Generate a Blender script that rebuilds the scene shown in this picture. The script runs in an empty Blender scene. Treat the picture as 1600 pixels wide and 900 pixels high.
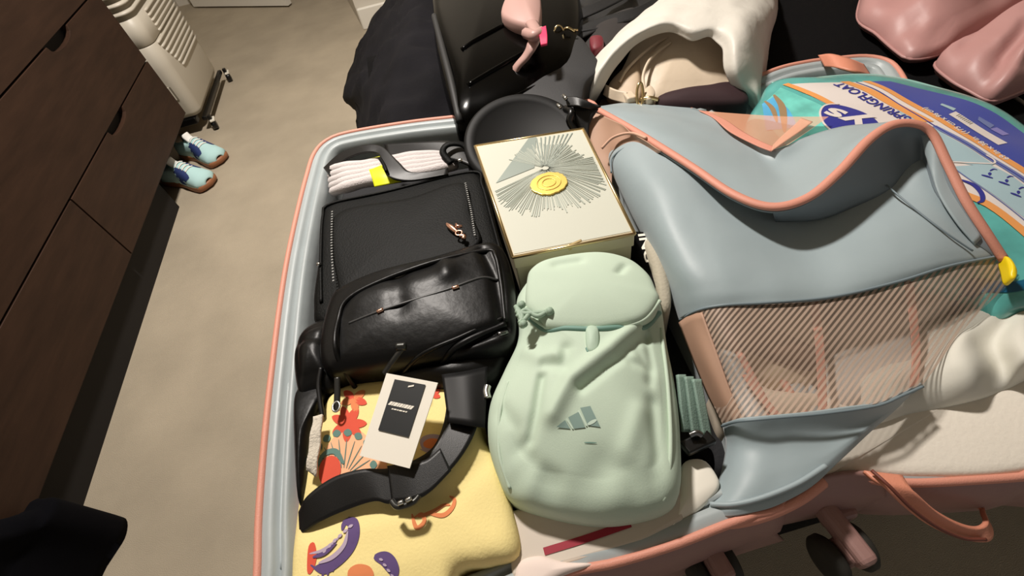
import bpy, bmesh, math, random
from mathutils import Vector, Matrix, noise
from mathutils.bvhtree import BVHTree
random.seed(4)
SC = bpy.context.scene
COL = SC.collection

# ------------------------------------------------------------------ camera, world, lights, exposure
FPX = 760.0
CAMZ = 1.12
_D = Vector((143, -606, -FPX)).normalized(); _Z = -_D
_Y = Vector((-275, 890, -FPX)); _Y = (_Y - _Z * _Y.dot(_Z)).normalized(); _X = _Y.cross(_Z)
ROT = Matrix((_X, _Y, _Z))                       # camera axes -> world
cam_data = bpy.data.cameras.new('camera'); cam = bpy.data.objects.new('camera', cam_data); COL.objects.link(cam)
cam_data.sensor_width = 36; cam_data.lens = 36 * FPX / 1600; cam_data.clip_start = 0.02
cam.matrix_world = Matrix.Translation((0, 0, CAMZ)) @ ROT.to_4x4()
SC.camera = cam
w = bpy.data.worlds.new('world'); SC.world = w; w.use_nodes = True
w.node_tree.nodes['Background'].inputs[0].default_value = (1, .96, .92, 1)
w.node_tree.nodes['Background'].inputs[1].default_value = 0.25
SC.view_settings.view_transform = 'Standard'; SC.view_settings.look = 'None'
SC.view_settings.gamma = 1; SC.view_settings.use_curve_mapping = False
SC.view_settings.exposure = 0.0
LAMP = Vector((-0.25, 1.48, 2.36))
ld = bpy.data.lights.new('ceiling_light', 'AREA'); ld.shape = 'DISK'; ld.size = 0.22
ld.energy = 70; ld.color = (1, .93, .86)
lo = bpy.data.objects.new('ceiling_light', ld); lo.location = LAMP; COL.objects.link(lo)

# ------------------------------------------------------------------ helpers
def W(u, v, z):
    """measured point of the photograph -> world point at height z above the floor"""
    r = ROT @ Vector((u - 800, 450 - v, -FPX))
    p = r * ((CAMZ - z) / -r.z)
    return Vector((p.x, p.y, z))

MATS = {}
def mat(name, col, rough=.6, metal=0, var=.0, vscale=8, bump=0, bscale=300, spec=.5, sheen=0, coat=0, stretch=None, trans=0, alpha=1, both=False):
    if name in MATS: return MATS[name]
    m = bpy.data.materials.new(name); m.use_nodes = True
    nt = m.node_tree; b = nt.nodes['Principled BSDF']
    col = tuple((c/255)**2.2 for c in col) if max(col) > 1.001 else col
    b.inputs['Base Color'].default_value = (*col, 1)
    b.inputs['Roughness'].default_value = rough; b.inputs['Metallic'].default_value = metal
    b.inputs['Specular IOR Level'].default_value = spec
    b.inputs['Sheen Weight'].default_value = sheen; b.inputs['Coat Weight'].default_value = coat
    b.inputs['Coat Roughness'].default_value = .15
    b.inputs['Transmission Weight'].default_value = trans; b.inputs['Alpha'].default_value = alpha
    tc = nt.nodes.new('ShaderNodeTexCoord'); mp = nt.nodes.new('ShaderNodeMapping')
    if stretch: mp.inputs['Scale'].default_value = stretch
    nt.links.new(tc.outputs['Object'], mp.inputs['Vector'])
    if var:
        n = nt.nodes.new('ShaderNodeTexNoise'); n.inputs['Scale'].default_value = vscale; n.inputs['Detail'].default_value = 5
        nt.links.new(mp.outputs[0], n.inputs['Vector'])
        mx = nt.nodes.new('ShaderNodeMix'); mx.data_type = 'RGBA'
        mx.inputs['A'].default_value = (*[c*(1-var) for c in col], 1); mx.inputs['B'].default_value = (*[min(1, c*(1+var)) for c in col], 1)
        cr = nt.nodes.new('ShaderNodeMapRange'); cr.inputs['From Min'].default_value = .3; cr.inputs['From Max'].default_value = .7
        nt.links.new(n.outputs['Fac'], cr.inputs['Value']); nt.links.new(cr.outputs[0], mx.inputs['Factor'])
        nt.links.new(mx.outputs['Result'], b.inputs['Base Color'])
    if bump:
        n2 = nt.nodes.new('ShaderNodeTexNoise'); n2.inputs['Scale'].default_value = bscale; n2.inputs['Detail'].default_value = 3
        nt.links.new(mp.outputs[0], n2.inputs['Vector'])
        bp = nt.nodes.new('ShaderNodeBump'); bp.inputs['Strength'].default_value = bump; bp.inputs['Distance'].default_value = .002
        nt.links.new(n2.outputs['Fac'], bp.inputs['Height']); nt.links.new(bp.outputs[0], b.inputs['Normal'])
    MATS[name] = m
    return m

def mesh_fabric(name, col, period, dirv, lo_a, hi_a):
    """ribbed see-through net: opaque threads with open gaps"""
    m = bpy.data.materials.new(name); m.use_nodes = True; nt = m.node_tree; b = nt.nodes['Principled BSDF']
    col = tuple((c/255)**2.2 for c in col)
    b.inputs['Base Color'].default_value = (*col, 1); b.inputs['Roughness'].default_value = .5
    g = nt.nodes.new('ShaderNodeNewGeometry'); dp = nt.nodes.new('ShaderNodeVectorMath'); dp.operation = 'DOT_PRODUCT'
    dp.inputs[1].default_value = [c * 2 * math.pi / period for c in dirv]
    nt.links.new(g.outputs['Position'], dp.inputs[0])
    s = nt.nodes.new('ShaderNodeMath'); s.operation = 'SINE'; nt.links.new(dp.outputs['Value'], s.inputs[0])
    mr = nt.nodes.new('ShaderNodeMapRange'); mr.inputs['From Min'].default_value = -.5; mr.inputs['From Max'].default_value = .5
    mr.inputs['To Min'].default_value = lo_a; mr.inputs['To Max'].default_value = hi_a
    nt.links.new(s.outputs[0], mr.inputs['Value']); nt.links.new(mr.outputs[0], b.inputs['Alpha'])
    return m

def props(o, label=None, cat=None, group=None, kind=None):
    if label: o['label'] = label
    if cat: o['category'] = cat
    if group: o['group'] = group
    if kind: o['kind'] = kind
    return o

def thing(name, label, cat, loc, group=None):
    o = bpy.data.objects.new(name, None); COL.objects.link(o); o.location = loc; o.empty_display_size = .05
    return props(o, label, cat, group)

def root_loc(o):
    v = Vector((0, 0, 0))
    while o: v += o.location; o = o.parent
    return v

def link(name, verts, faces, m, parent=None, smooth=True, thick=0, bevel=0, offset=-1, uvs=None):
    """link one mesh object given in world coordinates, its origin at its base centre"""
    me = bpy.data.meshes.new(name)
    verts = [Vector(v) for v in verts]
    lo_ = Vector([min(v[i] for v in verts) for i in range(3)]); hi = Vector([max(v[i] for v in verts) for i in range(3)])
    c = Vector(((lo_.x+hi.x)/2, (lo_.y+hi.y)/2, lo_.z))
    me.from_pydata([v - c for v in verts], [], faces); me.update()
    bm = bmesh.new(); bm.from_mesh(me)
    bmesh.ops.remove_doubles(bm, verts=bm.verts, dist=1e-6)
    bm.to_mesh(me); bm.free()
    if smooth: me.polygons.foreach_set('use_smooth', [True]*len(me.polygons))
    me.materials.append(m)
    o = bpy.data.objects.new(name, me); COL.objects.link(o)
    if parent: o.parent = parent; o.location = c - root_loc(parent)
    else: o.location = c
    if thick:
        s = o.modifiers.new('solid', 'SOLIDIFY'); s.thickness = thick; s.offset = offset
    if bevel:
        b = o.modifiers.new('bevel', 'BEVEL'); b.width = bevel; b.segments = 3
    return o

def cr(p0, p1, p2, p3, t):
    return .5*((2*p1) + (p2-p0)*t + (2*p0-5*p1+4*p2-p3)*t*t + (3*p1-p0-3*p2+p3)*t*t*t)

def spline(pts, n, closed=False):
    """n points of even spacing along a Catmull-Rom curve"""
    pts = [Vector(p) for p in pts]; k = len(pts); dense = []
    segs = k if closed else k-1
    for i in range(segs):
        if closed: a, b, c, d = (pts[(i+j-1) % k] for j in range(4))
        else: a = pts[i-1] if i else pts[0]*2-pts[1]; b = pts[i]; c = pts[i+1]; d = pts[i+2] if i+2 < k else pts[-1]*2-pts[-2]
        for j in range(12): dense.append(cr(a, b, c, d, j/12))
    dense.append(pts[0].copy() if closed else pts[-1].copy())
    L = [0]
    for i in range(1, len(dense)): L.append(L[-1] + (dense[i]-dense[i-1]).length)
    out = []; j = 0
    m = n if closed else n-1
    for i in range(n):
        t = L[-1]*i/m
        while j < len(L)-2 and L[j+1] < t: j += 1
        f = (t-L[j])/max(1e-9, L[j+1]-L[j]); out.append(dense[j].lerp(dense[j+1], min(1, max(0, f))))
    return out

def puff(name, outline, z0, z1, m, parent=None, bulge=.015, rim=.02, n=96, rings=14, disp=None, tilt=(0, 0), under=.94, jitter=.0, seed=0):
    """a stuffed body: outline (x, y), underside z0, shoulder height z1, domed top"""
    P2 = spline([Vector((p[0], p[1], 0)) for p in outline], n, True)
    area = sum(P2[i].x*P2[(i+1) % n].y - P2[(i+1) % n].x*P2[i].y for i in range(n))
    if area < 0: P2.reverse()
    c = sum(P2, Vector())/n
    R = sum((p-c).length for p in P2)/n
    verts = []; levels = []
    rf = min(.5, rim/R)
    H = z1-z0
    prof = [(under*.6, z0), (under, z0), (under+(1-under)*.7, z0+H*.12), (1, z0+H*.35), (1, z1-min(rim, H*.6))]
    for a in (20, 40, 60, 78):
        a = math.radians(a); prof.append((1-rf*(1-math.cos(a)), z1-min(rim, H*.6)*(1-math.sin(a))))
    s0 = prof[-1][0]; side = len(prof)
    for i in range(1, rings+1):
        s = s0*(1-i/(rings+.0)); prof.append((max(s, .004), z1+bulge*(1-(s/s0)**2.2)))
    for k, (s, z) in enumerate(prof):
        for i, p in enumerate(P2):
            q = c+(p-c)*s; top = max(0, min(1, (z-z0)/H))
            zz = z + top*(tilt[0]*(q.x-c.x)+tilt[1]*(q.y-c.y))
            if disp and k >= 4: zz += disp(q.x, q.y)*(1 if k >= side else (k-3)/(side-3))
            if jitter:
                nv = noise.noise_vector(Vector((q.x*14, q.y*14, z*14+seed)))*jitter
                q = q + Vector((nv.x, nv.y, 0))*top; zz += nv.z*top
            verts.append((q.x, q.y, zz))
    faces = [list(range(n))[::-1]]
    for k in range(len(prof)-1):
        for i in range(n):
            j = (i+1) % n; faces.append((k*n+i, k*n+j, (k+1)*n+j, (k+1)*n+i))
    faces.append([(len(prof)-1)*n+i for i in range(n)])
    return link(name, verts, faces, m, parent)

def sheet(name, rows, m, parent=None, res=8, thick=.0015, jitter=0, jscale=18, seed=0, raw=False):
    """cloth from a control net of measured points; rows of equal length"""
    net = [[p if raw else W(*p) for p in r] for r in rows]
    nc = len(net[0]); cols = (nc-1)*res+1
    def cr_row(r):
        out = []
        for i in range(len(r)-1):
            a = r[i-1] if i else r[0]*2-r[1]; d = r[i+2] if i+2 < len(r) else r[-1]*2-r[-2]
            for j in range(res): out.append(cr(a, r[i], r[i+1], d, j/res))
        out.append(r[-1].copy()); return out
    net = [cr_row(r) for r in net]
    net = [list(x) for x in zip(*[cr_row([net[k][i] for k in range(len(net))]) for i in range(cols)])]
    nr = len(net); verts = []
    for r in net:
        for p in r:
            q = p.copy()
            if jitter:
                nv = noise.noise_vector(q*jscale+Vector((seed, 0, 0))) ; q += Vector((nv.x*.3, nv.y*.3, nv.z))*jitter
            verts.append(q)
    faces = [(k*cols+i, k*cols+i+1, (k+1)*cols+i+1, (k+1)*cols+i) for k in range(nr-1) for i in range(cols-1)]
    # make the normals look up so thickness grows downward
    a, b, c, d = (verts[i] for i in faces[len(faces)//2])
    if (b-a).cross(c-a).z < 0: faces = [f[::-1] for f in faces]
    return link(name, verts, faces, m, parent, thick=thick)

def tube(name, pts, r, m, parent=None, closed=False, n=None, seg=8, squash=1, raw=True, taper=None):
    pts = [Vector(p) if raw else W(*p) for p in pts]
    n = n or max(8, len(pts)*8); P3 = spline(pts, n, closed); verts = []; faces = []
    up = Vector((0, 0, 1))
    for i, p in enumerate(P3):
        t = (P3[(i+1) % n if closed else min(i+1, n-1)]-P3[i-1 if (i or closed) else 0]).normalized()
        s = t.cross(up); s = s.normalized() if s.length > .05 else t.cross(Vector((1, 0, 0))).normalized()
        u = s.cross(t).normalized(); rr = r*(taper(i/(n-1)) if taper else 1)
        for k in range(seg):
            a = 2*math.pi*k/seg; verts.append(p + s*math.cos(a)*rr + u*math.sin(a)*rr*squash)
    last = n if closed else n-1
    for i in range(last):
        for k in range(seg):
            j = (i+1) % n; k2 = (k+1) % seg; faces.append((i*seg+k, j*seg+k, j*seg+k2, i*seg+k2))
    if not closed: faces += [tuple(range(seg)), tuple((n-1)*seg+k for k in range(seg))[::-1]]
    return link(name, verts, faces, m, parent)

def strap(name, pairs, m, parent=None, thick=.0018, res=8, raw=False):
    """webbing given as pairs of its two edges"""
    return sheet(name, [[a for a, b in pairs], [b for a, b in pairs]], m, parent, res=res, thick=thick, raw=raw)

def prism(name, poly, z0, z1, m, parent=None, bevel=.002):
    n = len(poly); area = sum(poly[i][0]*poly[(i+1) % n][1]-poly[(i+1) % n][0]*poly[i][1] for i in range(n))
    if area < 0: poly = poly[::-1]
    v = [(p[0], p[1], z0) for p in poly]+[(p[0], p[1], z1) for p in poly]
    f = [tuple(range(n))[::-1], tuple(range(n, 2*n))]+[(i, (i+1) % n, n+(i+1) % n, n+i) for i in range(n)]
    return link(name, v, f, m, parent, smooth=False, bevel=bevel)

def box(name, a, b, m, parent=None, bevel=.003):
    return prism(name, [(a[0], a[1]), (b[0], a[1]), (b[0], b[1]), (a[0], b[1])], a[2], b[2], m, parent, bevel)

def obox(name, c, ax, ay, az, m, parent=None, bevel=0):
    """oriented box, half-axis vectors"""
    c, ax, ay, az = map(Vector, (c, ax, ay, az)); v = []
    for k in (-1, 1):
        for i, j in ((-1, -1), (1, -1), (1, 1), (-1, 1)): v.append(c+ax*i+ay*j+az*k)
    return link(name, v, [(3, 2, 1, 0), (4, 5, 6, 7), (0, 1, 5, 4), (1, 2, 6, 5), (2, 3, 7, 6), (3, 0, 4, 7)], m, parent, smooth=False, bevel=bevel)

def lathe(name, c, axis, prof, m, parent=None, n=48):
    """prof: (radius, height along axis)"""
    c = Vector(c); axis = Vector(axis).normalized(); s = axis.orthogonal().normalized(); u = axis.cross(s)
    v = []; k = len(prof)
    for r, h in prof:
        for i in range(n):
            a = 2*math.pi*i/n; v.append(c+axis*h+(s*math.cos(a)+u*math.sin(a))*max(r, 1e-4))
    f = [((j)*n+i, j*n+(i+1) % n, (j+1)*n+(i+1) % n, (j+1)*n+i) for j in range(k-1) for i in range(n)]
    f += [tuple(range(n))[::-1], tuple((k-1)*n+i for i in range(n))]
    return link(name, v, f, m, parent)

def bvh(o):
    dg = bpy.context.evaluated_depsgraph_get(); me = o.evaluated_get(dg).to_mesh()
    mw = Matrix.Translation(root_loc(o)); return BVHTree.FromPolygons([mw @ v.co for v in me.vertices], [list(p.vertices) for p in me.polygons])

def drop(t, x, y, off=.0006, z=2.0, miss=.6):
    h = t.ray_cast(Vector((x, y, z)), Vector((0, 0, -1)))
    return Vector((x, y, (h[0].z if h[0] else miss)+off))

def decal(name, pts, t, m, parent, off=.0006, zr=.65, rings=5, n=40, curved=True, raw=False, miss=.6):
    """flat print laid on a surface: a filled outline draped onto it"""
    P2 = [Vector((*( (p[0], p[1]) if raw else W(p[0], p[1], zr)[:2]), 0)) for p in pts]
    if curved: P2 = spline(P2, n, True)
    else:
        q = []
        for i in range(len(P2)):
            for j in range(6): q.append(P2[i].lerp(P2[(i+1) % len(P2)], j/6))
        P2 = q
    n = len(P2); c = sum(P2, Vector())/n; v = []; f = []
    for k in range(rings):
        s = 1-k/(rings-1)
        for p in P2:
            q = c+(p-c)*max(s, .1); v.append(drop(t, q.x, q.y, off, miss=miss))
    f.append(tuple((rings-1)*n+i for i in range(n)))
    for k in range(rings-1):
        for i in range(n): f.append((k*n+i, k*n+(i+1) % n, (k+1)*n+(i+1) % n, (k+1)*n+i))
    return link(name, v, f, m, parent)

def band(name, A, B, t, m, parent, off=.0006, zr=.65, n=40, cols=10, raw=False, miss=.6, thick=0):
    """print between two measured lines, draped"""
    A = spline([Vector((*(p[:2] if raw else W(p[0], p[1], zr)[:2]), 0)) for p in A], n); B = spline([Vector((*(p[:2] if raw else W(p[0], p[1], zr)[:2]), 0)) for p in B], n)
    v = []; f = []
    for a, b in zip(A, B):
        for k in range(cols+1):
            q = a.lerp(b, k/cols); v.append(drop(t, q.x, q.y, off, miss=miss))
    c1 = cols+1
    for i in range(n-1):
        for k in range(cols): f.append((i*c1+k, i*c1+k+1, (i+1)*c1+k+1, (i+1)*c1+k))
    return link(name, v, f, m, parent, thick=thick)

def stroke(name, pts, wd, t, m, parent, off=.0008, zr=.65, n=24, raw=False, taper=True, miss=.6):
    P2 = spline([Vector((*(p[:2] if raw else W(p[0], p[1], zr)[:2]), 0)) for p in pts], n); v = []; f = []
    for i, p in enumerate(P2):
        d = (P2[min(i+1, n-1)]-P2[max(i-1, 0)]).normalized(); s = Vector((-d.y, d.x, 0))
        ww = wd*(math.sin(math.pi*min(1, max(0, (i+.6)/n)))**.5 if taper else 1)/2
        for q in (p+s*ww, p, p-s*ww): v.append(drop(t, q.x, q.y, off, miss=miss))
    for i in range(n-1):
        for k in (0, 1): f.append((i*3+k, i*3+k+1, (i+1)*3+k+1, (i+1)*3+k))
    return link(name, v, f, m, parent)

def text(name, s, a, b, m, parent, t=None, zr=.65, plane=None, off=.0009, size=None, shear=0, bold=0):
    """lettering from point a to point b (its baseline); draped on t, or in the plane (origin, ex, ey)"""
    cu = bpy.data.curves.new(name, 'FONT'); cu.body = s; cu.size = 1; cu.shear = shear; cu.offset = bold; cu.resolution_u = 3
    o = bpy.data.objects.new(name, cu); COL.objects.link(o); bpy.context.view_layer.update()
    me = bpy.data.meshes.new_from_object(o.evaluated_get(bpy.context.evaluated_depsgraph_get())); bpy.data.objects.remove(o)
    vs = [v.co.copy() for v in me.vertices]; fs = [list(p.vertices) for p in me.polygons]
    x0 = min(v.x for v in vs); x1 = max(v.x for v in vs)
    if plane:
        O, ex, ey = plane; k = 1.0/(x1-x0)
        L = [O+ex*((v.x-x0)*k)+ey*(v.y*(size or 1)) for v in vs]
    else:
        A = W(*a, zr); B = W(*b, zr); ex = B-A; ex.z = 0; k = ex.length/(x1-x0); e = ex.normalized(); ey = Vector((-e.y, e.x, 0))
        L = [drop(t, *(A+e*((v.x-x0)*k)+ey*(v.y*(size or k)))[:2], off) for v in vs]
    return link(name, L, fs, m, parent, smooth=False)

def poly(pts, z): return [tuple(W(u, v, z)[:2]) for u, v in pts]

def polyz(pts, zt, zl):
    """outline whose far side was measured at height zt and near side at zl"""
    a = min(p[1] for p in pts); b = max(p[1] for p in pts)
    return [tuple(W(u, v, zt+(zl-zt)*((v-a)/(b-a))**1.0)[:2]) for u, v in pts]

def creases(lst, z):
    """folds: (px polyline, width m, depth m)"""
    L = [([W(u, v, z).to_2d() for u, v in p], wd, d) for p, wd, d in lst]
    def f(x, y):
        q = Vector((x, y)); s = 0
        for P_, wd, d in L:
            best = 9
            for a, b in zip(P_, P_[1:]):
                ab = b-a; t_ = max(0, min(1, (q-a).dot(ab)/ab.length_squared)); best = min(best, (q-a-ab*t_).length)
            if best < wd*3: s += d*math.exp(-(best/wd)**2)
        return s
    return f

# ------------------------------------------------------------------ materials
CARPET = mat('carpet', (170, 158, 138), .95, var=.10, vscale=5, bump=.8, bscale=500, spec=.1)
WALLM = mat('wall_paint', (205, 198, 184), .8)
WHITE_TRIM = mat('white_trim', (225, 220, 208), .45)
WOOD = mat('dark_wood', (58, 42, 33), .55, var=.22, vscale=7, stretch=(6, .8, 6), spec=.2, bump=.1, bscale=60)
WOODIN = mat('shaded_dark_wood', (20, 14, 10), .8)  # near-black wood, shade under and inside the dresser put into the colour
CORAL = mat('coral_tape', (212, 144, 124), .55, bump=.2, bscale=900)
CORALD = mat('dusty_pink_shell', (150, 116, 110), .45, bump=.1, bscale=300)
LINING = mat('grey_blue_lining', (160, 168, 169), .45, var=.04, vscale=20, bump=.15, bscale=60, sheen=.2)
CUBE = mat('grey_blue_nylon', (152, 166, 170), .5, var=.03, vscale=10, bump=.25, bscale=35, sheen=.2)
CUBED = mat('grey_blue_seam', (118, 132, 138), .5)
BLACKC = mat('black_cloth', (17, 16, 17), .95, bump=.5, bscale=200, spec=.15)
BLACKL = mat('black_leather', (14, 15, 14), .58, bump=.3, bscale=420, spec=.15)
BLACKS = mat('black_smooth_leather', (18, 18, 18), .4, bump=.3, bscale=70, spec=.25)
BLACKG = mat('black_gloss', (5, 5, 5), .2, spec=.13)
WEB = mat('black_webbing', (18, 18, 19), .42, bump=.12, bscale=1500)
PLASTIC = mat('black_plastic', (16, 16, 16), .3)
STEEL = mat('steel', (200, 200, 196), .25, metal=1)
GOLD = mat('gold', (222, 198, 146), .28, metal=1)
ROSE = mat('rose_gold', (225, 175, 150), .3, metal=1)
MINT = mat('mint_fabric', (190, 208, 188), .75, var=.03, vscale=12, bump=.08, bscale=700)
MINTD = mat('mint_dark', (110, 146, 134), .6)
WHITEC = mat('white_cotton', (232, 224, 210), .85, bump=.2, bscale=200)
SOCK = mat('white_sock', (208, 200, 198), .9, bump=.6, bscale=500)
YELLOWBAND = mat('yellow_band', (235, 240, 30), .5)
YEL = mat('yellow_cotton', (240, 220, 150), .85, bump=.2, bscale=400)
PAPER = mat('white_paper', (236, 230, 216), .6)
BEIGE = mat('beige_leather', (208, 190, 166), .5, bump=.15, bscale=150)
PLASTICBAG = mat('white_plastic_bag', (222, 217, 206), .5, bump=.6, bscale=50, alpha=.88)
PINK = mat('pink_satin', (184, 138, 134), .45, bump=.3, bscale=25)
MAROON = mat('maroon_suede', (48, 26, 30), .8)

# ------------------------------------------------------------------ the room
def struct(o): o['kind'] = 'structure'; return o
struct(box('floor', (-2.2, -1.6, -.05), (3.2, 4.8, 0), CARPET, bevel=0))
struct(box('ceiling', (-2.2, -1.6, 2.42), (3.2, 4.8, 2.5), WALLM, bevel=0))
struct(box('wall_left', (-1.78, -1.6, 0), (-1.66, 4.8, 2.42), WALLM, bevel=0))
struct(box('wall_right', (3.1, -1.6, 0), (3.2, 3.1, 2.42), WALLM, bevel=0))
struct(prism('wall_far', [(-.33, 3.07), (3.2, 3.07), (3.2, 4.8), (-.62, 4.8)], 0, 2.42, WALLM, bevel=0))
struct(box('wall_hall', (-1.66, 4.3, 0), (-.4, 4.4, 2.42), WALLM, bevel=0))
struct(box('baseboard_far', (-.325, 3.045, 0), (3.1, 3.07, .11), WHITE_TRIM, bevel=.006))
door = struct(prism('door_1', [(-.785, 3.745), (-1.50, 4.20), (-1.52, 4.17), (-.805, 3.71)][::-1], .012, 2.03, WHITE_TRIM, bevel=0))
fx = thing('ceiling_lamp', 'round white ceiling lamp above the foot of the bed', 'lamp', (LAMP.x, LAMP.y, 2.38))
lathe('lamp_plate', (LAMP.x, LAMP.y, 2.42), (0, 0, -1), [(.13, 0), (.15, .01), (.15, .035), (.12, .04)], WHITE_TRIM, fx)

# ------------------------------------------------------------------ dresser
dr = thing('dresser', 'dark brown wooden dresser with wide drawers along the left wall', 'dresser', (-1.35, 1.1, 0))
DX = -1.10; DY0, DY1 = -.2, 2.25
box('carcass', (-1.62, DY0, .13), (DX-.022, DY1, .905), WOOD, dr, .002)
box('plinth', (-1.58, DY0+.05, 0), (-1.137, 1.79, .13), WOODIN, dr, 0)  # plinth coloured near-black for the shade under the drawers
box('top_board', (-1.63, DY0-.01, .905), (DX+.005, DY1+.01, .93), WOOD, dr, .002)
def drawer(y0, y1, z0, z1, notch=True, name='drawer'):
    g = .003
    # front board with a finger notch cut into its top edge
    yc = (y0+y1)/2; pts = [(y0+g, z0+g), (y1-g, z0+g), (y1-g, z1-g)]
    if notch is not False:
        yc = notch if notch is not True else yc
        for i in range(9):
            a = math.pi*i/8; pts.append((yc+.085*math.cos(a), z1-g-.030*math.sin(a)**.7))
    pts.append((y0+g, z1-g)); n = len(pts)
    v = [(DX-.02, y, z) for y, z in pts]+[(DX, y, z) for y, z in pts]
    f = [tuple(range(n))[::-1], tuple(range(n, 2*n))]+[(i, (i+1) % n, n+(i+1) % n, n+i) for i in range(n)]
    d = link(name, v, f, WOOD, dr, smooth=False, bevel=.0012)
    if notch is not False: box('finger_pull_shade', (DX-.0215, yc-.09, z1-.04), (DX-.0195, yc+.09, z1-g-.001), WOODIN, d, 0)  # dark plate behind the notch, recess shade put into its colour
drawer(DY0, 1.357, .148, .386, .55); drawer(1.357, DY1, .148, .386, 1.80)
drawer(DY0, DY1, .386, .643, 1.86, 'wide_drawer'); drawer(DY0, DY1, .643, .90, 1.86, 'wide_drawer')

# ------------------------------------------------------------------ white ribbed appliance on casters
AC = mat('white_appliance_plastic', (196, 188, 172), .45)
ACD = mat('grey_recess', (120, 112, 98), .6)
ap = thing('portable_air_cooler', 'tall off-white louvred appliance on casters beyond the dresser', 'appliance', (-1.3, 2.58, 0))
AX0, AX1, AY0, AY1 = -1.52, -1.09, 2.35, 2.83
def rrect(x0, y0, x1, y1, r, k=6):
    out = []
    for cx, cy, a0 in ((x1-r, y0+r, -90), (x1-r, y1-r, 0), (x0+r, y1-r, 90), (x0+r, y0+r, 180)):
        for i in range(k+1):
            a = math.radians(a0+90*i/k); out.append((cx+r*math.cos(a), cy+r*math.sin(a)))
    return out
def rloft(name, levels, m, parent, r=.05, cap=True):
    """levels: (z, inset)"""
    v = []; n = 0
    for z, i_ in levels:
        q = rrect(AX0+i_, AY0+i_, AX1-i_, AY1-i_, max(.008, r-i_)); n = len(q); v += [(x, y, z) for x, y in q]
    f = [(k*n+i, k*n+(i+1) % n, (k+1)*n+(i+1) % n, (k+1)*n+i) for k in range(len(levels)-1) for i in range(n)]
    f += [tuple(range(n))[::-1], tuple((len(levels)-1)*n+i for i in range(n))]
    return link(name, v, f, m, parent, smooth=True)
rloft('lower_body', [(.075, .03), (.08, .012), (.10, .004), (.30, 0), (.395, 0), (.398, .004)], AC, ap)
rloft('upper_body', [(.40, .004), (.403, 0), (.50, 0), (.503, .012), (1.12, .012), (1.14, .03), (1.15, .06)], AC, ap)
# louvre fins wrap round the near and right faces
for i in range(19):
    z = .52+i*.031
    rloft('louvre', [(z, .012), (z+.003, -.004), (z+.010, -.005), (z+.016, .012)], AC, ap)
for i in range(7):                                # short ribs on the right face only, below the seam
    z = .39-i*.022; tube('rib', [(AX1+.001, AY0+.05+i*.014, z), (AX1+.003, AY0+.09+i*.014, z), (AX1+.003, AY1-.06, z), (AX1+.001, AY1-.03, z)], .0055, AC, ap, n=10)
for i in range(5):
    z = .49-i*.02; tube('rib', [(AX1+.001, AY0+.13, z), (AX1+.003, AY0+.16, z), (AX1+.003, AY1-.06, z), (AX1+.001, AY1-.03, z)], .005, AC, ap, n=10)
lt = box('latch', (AX1-.075, AY0-.005, .17), (AX1-.055, AY0+.002, .23), AC, ap, .002)
box('latch_slot', (AX1-.054, AY0-.002, .17), (AX1-.048, AY0+.002, .23), ACD, ap, 0)
box('base_bar', (AX1-.014, AY0, .05), (AX1+.006, AY1, .07), PLASTIC, ap, .005)
box('base_bar', (AX0+.02, AY0, .045), (AX1-.04, AY0+.04, .075), PLASTIC, ap, .005)
for y in (AY0, AY1):
    for x in (AX1+.02, AX0+.04):
        c = lathe('caster', (x-.012, y, .024), (1, .25, 0), [(.012, 0), (.022, .002), (.024, .006), (.024, .018), (.022, .022), (.012, .024)], PLASTIC, ap, 20)
        obox('caster_highlight', (x+.005, y+.002, .048), (.010, .003, 0), (-.004, .02, 0), (0, 0, .004), mat('caster_highlight_white', (230, 225, 210), .3), c, .002)  # white chip on the dark caster, its highlight put into the colour
        box('caster_stem', (x-.008, y-.008, .03), (x+.008, y+.008, .07), PLASTIC, c, .002)

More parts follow.
